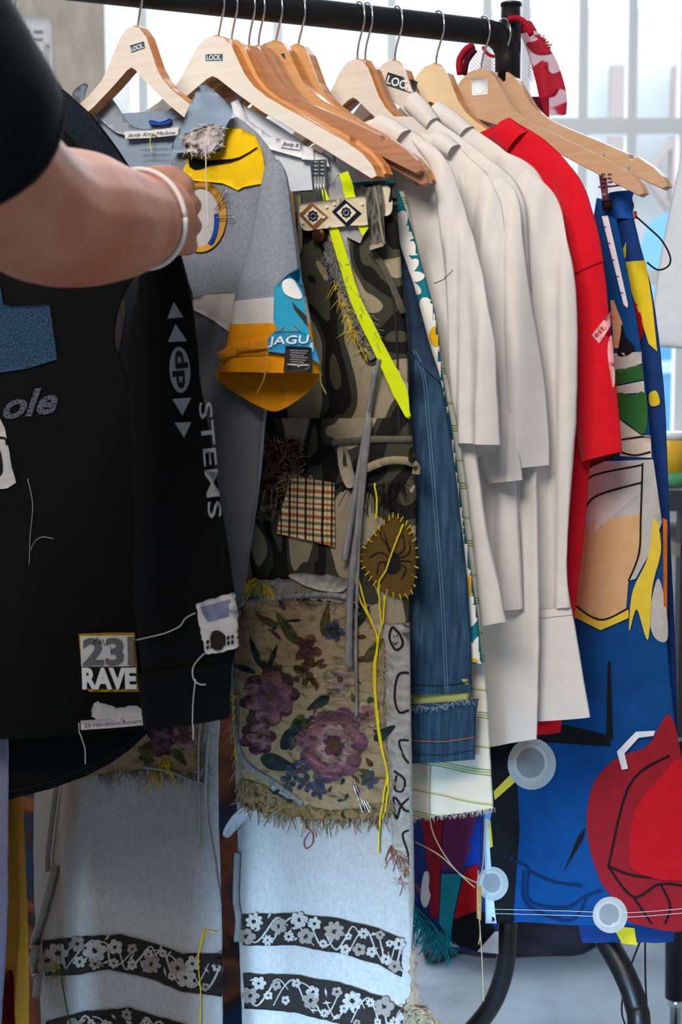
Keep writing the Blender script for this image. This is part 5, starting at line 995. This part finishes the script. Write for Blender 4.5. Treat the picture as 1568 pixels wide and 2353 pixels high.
# ---- black stand foot with chrome caster at the lower right
sx = at(1556, 2200, 2.2)
t = thing('rail_stand', 'black post with chrome caster at the lower right edge', 'stand', Vector((sx.x, 2.2, 0)))
MB().add(sweep([Vector((sx.x-.006, 2.2, at(1550, 1700, 2.2).z)), Vector((sx.x, 2.2, at(1556, 2292, 2.2).z))], .017, 14)).build('post', BLACKTUBE, t)
zc = at(1556, 2292, 2.2).z
MB().add(sweep([Vector((sx.x, 2.2, zc)), Vector((sx.x, 2.2, zc-.012)), Vector((sx.x, 2.2, zc-.014)), Vector((sx.x, 2.2, .06))], [.012, .012, .009, .009], 14)).build('caster_stem', CHROME, t)
MB().add(sweep([Vector((sx.x-.012, 2.2, .03)), Vector((sx.x-.011, 2.2, .03)), Vector((sx.x+.011, 2.2, .03)), Vector((sx.x+.012, 2.2, .03))], [.022, .0295, .0295, .022], 20)).build('wheel', plain('rubber', '202225', .6, .3), t)
# ---- dark bag on the floor behind the rack
bp0 = atz(1200, 2205, 0); t = thing('bag', 'dark bag with handle slumped on the floor behind the rack', 'bag', bp0)
V, Fc = [], []; W, Hn = 28, 10
for i in range(Hn+1):
    f = i/Hn; z = .235*f; sx_ = (.17+.03*sin(pi*f))*(1-.25*f**3); sy_ = .12*(1-.45*f*f)
    for k in range(W):
        a = 2*pi*k/W; c, s = cos(a), sin(a); c = math.copysign(abs(c)**.7, c); s = math.copysign(abs(s)**.7, s)
        w = 1+.08*noise.noise(Vector((c*2, s*2, z*9))); V.append(bp0+Vector((c*sx_*w, .13+s*sy_*w, z+.02*noise.noise(Vector((c*1.5, s*1.5, 4)))*f)))
for i in range(Hn):
    for k in range(W): Fc.append((i*W+k, i*W+(k+1) % W, (i+1)*W+(k+1) % W, (i+1)*W+k))
Fc += [tuple(range(W))[::-1], tuple(Hn*W+k for k in range(W))]
BG = blotch('dark_bag', [(.3, '17171b'), (.6, '2a2228'), (.75, '3b2c33')], 20, .6, False, 1, 1, 3)
build('body', V, Fc, BG, t)
q = crom([tuple(atz(x, y, .012)) for x, y in ((1130, 2165), (1060, 2178), (1000, 2200), (985, 2180), (990, 2150), (1010, 2140))], 40); MB().add(sweep([Vector(p)+Z*.0 for p in q], .012, 8)).build('handle', plain('bag_strap', '0e0e10', .6, .3), t)

# ================================================================ person
def px3(x, y, Y): return at(x, y, Y)
sk, nt, b = base('skin', .6, .2); mp = uvmap(nt, 1, 1, True); n1 = N(nt, 'ShaderNodeTexNoise', Scale=14.0, Detail=4.0); r1 = ramp(nt, [(.3, 'b4775a'), (.5, 'c3876a'), (.7, 'b86c55')])
nt.links.new(mp.outputs[0], n1.inputs[0]); nt.links.new(n1.outputs[0], r1.inputs[0])
TCX = px3(-330, -130, .90); TCX = Vector((TCX.x-.19, TCX.y-.02, 0)); el = px3(205, 590, 1.15)-TCX   # ruddier skin over the elbow
vd = N(nt, 'ShaderNodeVectorMath', _operation='DISTANCE'); vd.inputs[1].default_value = el; mr = N(nt, 'ShaderNodeMapRange'); mr.inputs[1].default_value = .015; mr.inputs[2].default_value = .075; mr.inputs[3].default_value = .6; mr.inputs[4].default_value = 0
mxe = N(nt, 'ShaderNodeMix', _data_type='RGBA'); mxe.inputs[7].default_value = hexc('b85740')
nt.links.new(mp.outputs[0], vd.inputs[0]); nt.links.new(vd.outputs['Value'], mr.inputs[0]); nt.links.new(mr.outputs[0], mxe.inputs[0]); nt.links.new(r1.outputs[0], mxe.inputs[6]); nt.links.new(mxe.outputs[2], b.inputs['Base Color'])
b.inputs['Subsurface Weight'].default_value = .15; b.inputs['Subsurface Radius'].default_value = (.01, .004, .002); b.inputs['Subsurface Scale'].default_value = .5
n2 = N(nt, 'ShaderNodeTexNoise', Scale=350.0, Detail=3.0); bp = N(nt, 'ShaderNodeBump', Strength=.15, Distance=.0006); nt.links.new(mp.outputs[0], n2.inputs[0]); nt.links.new(n2.outputs[0], bp.inputs['Height']); nt.links.new(bp.outputs[0], b.inputs['Normal'])
m = MB()
def limb(pts, n=None, seg=16):
    q = crom([tuple(Vector(p))+(r,) for p, r in pts], n or len(pts)*6)
    P = [Vector(a[:3]) for a in q]; R = [a[3] for a in q]
    d0 = (P[0]-P[1]).normalized(); d1 = (P[-1]-P[-2]).normalized()   # rounded ends
    P = [P[0]+d0*R[0]*.8, P[0]+d0*R[0]*.5]+P+[P[-1]+d1*R[-1]*.5, P[-1]+d1*R[-1]*.8]; R = [R[0]*.3, R[0]*.8]+R+[R[-1]*.8, R[-1]*.3]
    m.add(sweep(P, R, seg))
SH = px3(-330, -130, .90)
limb([(SH, .062), (px3(-150, 180, .98), .056), (px3(-30, 380, 1.05), .0545), (px3(85, 488, 1.115), .0535), (px3(180, 502, 1.19), .056), (px3(250, 512, 1.25), .051), (px3(305, 510, 1.30), .0445), (px3(345, 502, 1.345), .0365), (px3(372, 495, 1.37), .035)])
WR = px3(368, 495, 1.37)
KN = [(418, 422, 1.405), (433, 468, 1.405), (434, 515, 1.405), (424, 561, 1.405)]
for k, (x, y, Y) in enumerate(KN):
    w0 = px3(372+k*1.5, 460+k*24, 1.375); limb([(w0, .019), (px3((372+x)/2+4, (460+k*24+y)/2, 1.39), .0185), (px3(x, y, Y), .0118)], 10, 10)
    limb([(px3(x, y, Y), .0108), (px3(x+11, y+4, Y+.03), .0092), (px3(x+4, y+8, Y+.052), .0085), (px3(x-26, y+10, Y+.056), .0075)], 14, 10)
limb([(px3(345, 450, 1.36), .022), (px3(360, 425, 1.375), .019), (px3(392, 412, 1.40), .0135), (px3(420, 424, 1.43), .011), (px3(424, 445, 1.45), .009)], 18, 10)
# torso, head, other arm and legs (mostly outside the picture)
TC = Vector((SH.x-.19, SH.y-.02, 0))
def ring(z, rx, ry, dy=0): return [TC+Vector((rx*cos(2*pi*k/20), ry*sin(2*pi*k/20)+dy, z)) for k in range(20)]
V, Fc = [], []; R_ = [(.80, .15, .10), (.90, .165, .115), (1.02, .15, .105), (1.15, .165, .115), (1.28, .185, .115), (1.37, .18, .10), (1.42, .11, .075), (1.46, .055, .055), (1.54, .055, .058)]
for z, rx, ry in R_: V += ring(z, rx, ry)
for i in range(len(R_)-1):
    for k in range(20): Fc.append((i*20+k, i*20+(k+1) % 20, (i+1)*20+(k+1) % 20, (i+1)*20+k))
Fc += [tuple(range(20))[::-1], tuple((len(R_)-1)*20+k for k in range(20))]; m.add((V, Fc))
HC = TC+Vector((.01, .03, 1.63))
def blob(c, r):
    V = [Vector(c)+Vector((r[0]*cos(a)*sin(h), r[1]*sin(a)*sin(h), r[2]*cos(h))) for h in [pi*(i+.5)/9 for i in range(9)] for a in [2*pi*k/14 for k in range(14)]]
    return V, [(i*14+k, i*14+(k+1) % 14, (i+1)*14+(k+1) % 14, (i+1)*14+k) for i in range(8) for k in range(14)]+[tuple(range(14))[::-1], tuple(8*14+k for k in range(14))]
m.add(blob(HC, (.076, .096, .112))); m.add(blob(HC+Vector((0, .045, -.06)), (.052, .055, .055))); m.add(blob(HC+Vector((0, .10, -.012)), (.014, .02, .024)))
for s in (1, -1): m.add(blob(HC+Vector((.078*s, 0, -.008)), (.012, .02, .032)))
limb([(TC+Vector((-.19, 0, 1.36)), .058), (TC+Vector((-.23, .0, 1.1)), .046), (TC+Vector((-.22, .06, .88)), .034), (TC+Vector((-.21, .1, .78)), .03)])
for s in (1, -1): limb([(TC+Vector((.085*s, 0, .84)), .085), (TC+Vector((.09*s, .01, .48)), .058), (TC+Vector((.09*s, -.02, .28)), .052), (TC+Vector((.09*s, -.03, .09)), .036)]); 
tmp = bpy.data.objects.new('tmp', bpy.data.meshes.new('tmp')); tmp.data.from_pydata([tuple(v) for v in m.v], [], m.f); COL.objects.link(tmp)
rm = tmp.modifiers.new('r', 'REMESH'); rm.mode = 'VOXEL'; rm.voxel_size = .0033
sm = tmp.modifiers.new('s', 'SMOOTH'); sm.factor = .5; sm.iterations = 5
dg = bpy.context.evaluated_depsgraph_get(); me = tmp.evaluated_get(dg).to_mesh(); PV = [v.co.copy() for v in me.vertices]; PF = [tuple(p.vertices) for p in me.polygons]
tmp.evaluated_get(dg).to_mesh_clear(); bpy.data.objects.remove(tmp)
per = thing('person', 'person in a black t-shirt reaching in with bent arm and white wrist cord', 'person', Vector((TC.x, TC.y, 0)))
build('body', PV, PF, sk, per)
TEE = blotch('black_tee', [(.3, '08090a'), (.75, '0e1012')], 300, .1, False, 1, 1, 2)
# t-shirt sleeve: tube round the upper arm with turned hem
ax = crom([tuple(px3(-440, -220, .88))+(.09,), tuple(px3(-380, -120, .9))+(.085,), tuple(px3(-250, 60, .945))+(.078,), tuple(px3(-130, 215, .995))+(.072,), tuple(px3(-50, 318, 1.035))+(.067,)], 26)
P = [Vector(a[:3]) for a in ax]; R = [a[3] for a in ax]; d1 = (P[-1]-P[-2]).normalized()
P += [P[-1]+d1*.002, P[-1]-d1*.03]; R += [R[-1]-.002, R[-1]-.0035]
V, Fc = sweep(P, R, 32, cap=False)
c0 = P[0]
V = [v+(v-P[min(i//32, 27)]).normalized()*.004*noise.noise(Vector((v.x*22, v.y*22, v.z*22))) for i, v in enumerate(V)]
build('t_shirt_sleeve', V, Fc, TEE, per)
q = [P[24]+(V[24*32+k]-P[24])*1.012 for k in range(32)]; V2, F2 = sweep(q+[q[0]], .0007, 4); build('sleeve_stitching', V2, F2, plain('tee_stitch', '26282b', .9, .1), per)
V, Fc = [], []; R_ = [(.72, .185, .135), (.9, .185, .135), (1.05, .172, .125), (1.2, .185, .13), (1.33, .20, .122), (1.40, .165, .10), (1.445, .085, .075)]
for z, rx, ry in R_: V += [p+Vector((.006*noise.noise(p*9), .006*noise.noise(p*8), 0)) for p in ring(z, rx, ry)]
for i in range(len(R_)-1):
    for k in range(20): Fc.append((i*20+k, i*20+(k+1) % 20, (i+1)*20+(k+1) % 20, (i+1)*20+k))
build('t_shirt', V, Fc, TEE, per)
m = MB(); m.add(sweep([TC+Vector((-.16, 0, 1.385)), TC+Vector((-.20, 0, 1.34)), TC+Vector((-.225, 0, 1.2))], [.075, .074, .07], 20, cap=False)); m.build('t_shirt_sleeve', TEE, per)
for s in (1, -1): V, Fc = sweep([TC+Vector((.085*s, 0, .86)), TC+Vector((.09*s, .01, .5)), TC+Vector((.09*s, -.02, .05))], [.1, .08, .07], 20, cap=False); build('trouser_leg', V, Fc, cloth('22262e', .1), per)
for s in (1, -1): V, Fc = blob(TC+Vector((.09*s, .04, .045)), (.05, .14, .045)); build('shoe', V, Fc, plain('shoe_black', '141416', .5, .4), per)
V, Fc = blob(HC+Vector((0, -.018, .022)), (.086, .098, .108)); build('hair', V, Fc, cloth('2c2018', .3, 60), per)
for s in (1, -1): V, Fc = blob(HC+Vector((.03*s, .088, .012)), (.011, .009, .008)); build('eye', V, Fc, plain('eye_white', 'e8e4e0', .3, .5), per)
V, Fc = blob(HC+Vector((0, .098, -.062)), (.022, .006, .006)); build('mouth', V, Fc, plain('lips', 'a85f58', .5, .4), per)
# white cord bracelet
wc = px3(326, 504, 1.324); wa = (px3(372, 495, 1.37)-px3(305, 510, 1.30)).normalized(); wa = (wa+Vector((.15, 0, 0))).normalized(); wu = wa.cross(Z).normalized(); wv = wa.cross(wu)
q = [wc+wu*.0445*cos(a)+wv*.0445*sin(a) for a in [2*pi*k/48 for k in range(49)]]; V, Fc = sweep(q, .0024, 8); build('bracelet', V, Fc, plain('cord_white', 'e8e4e2', .6, .3), per)
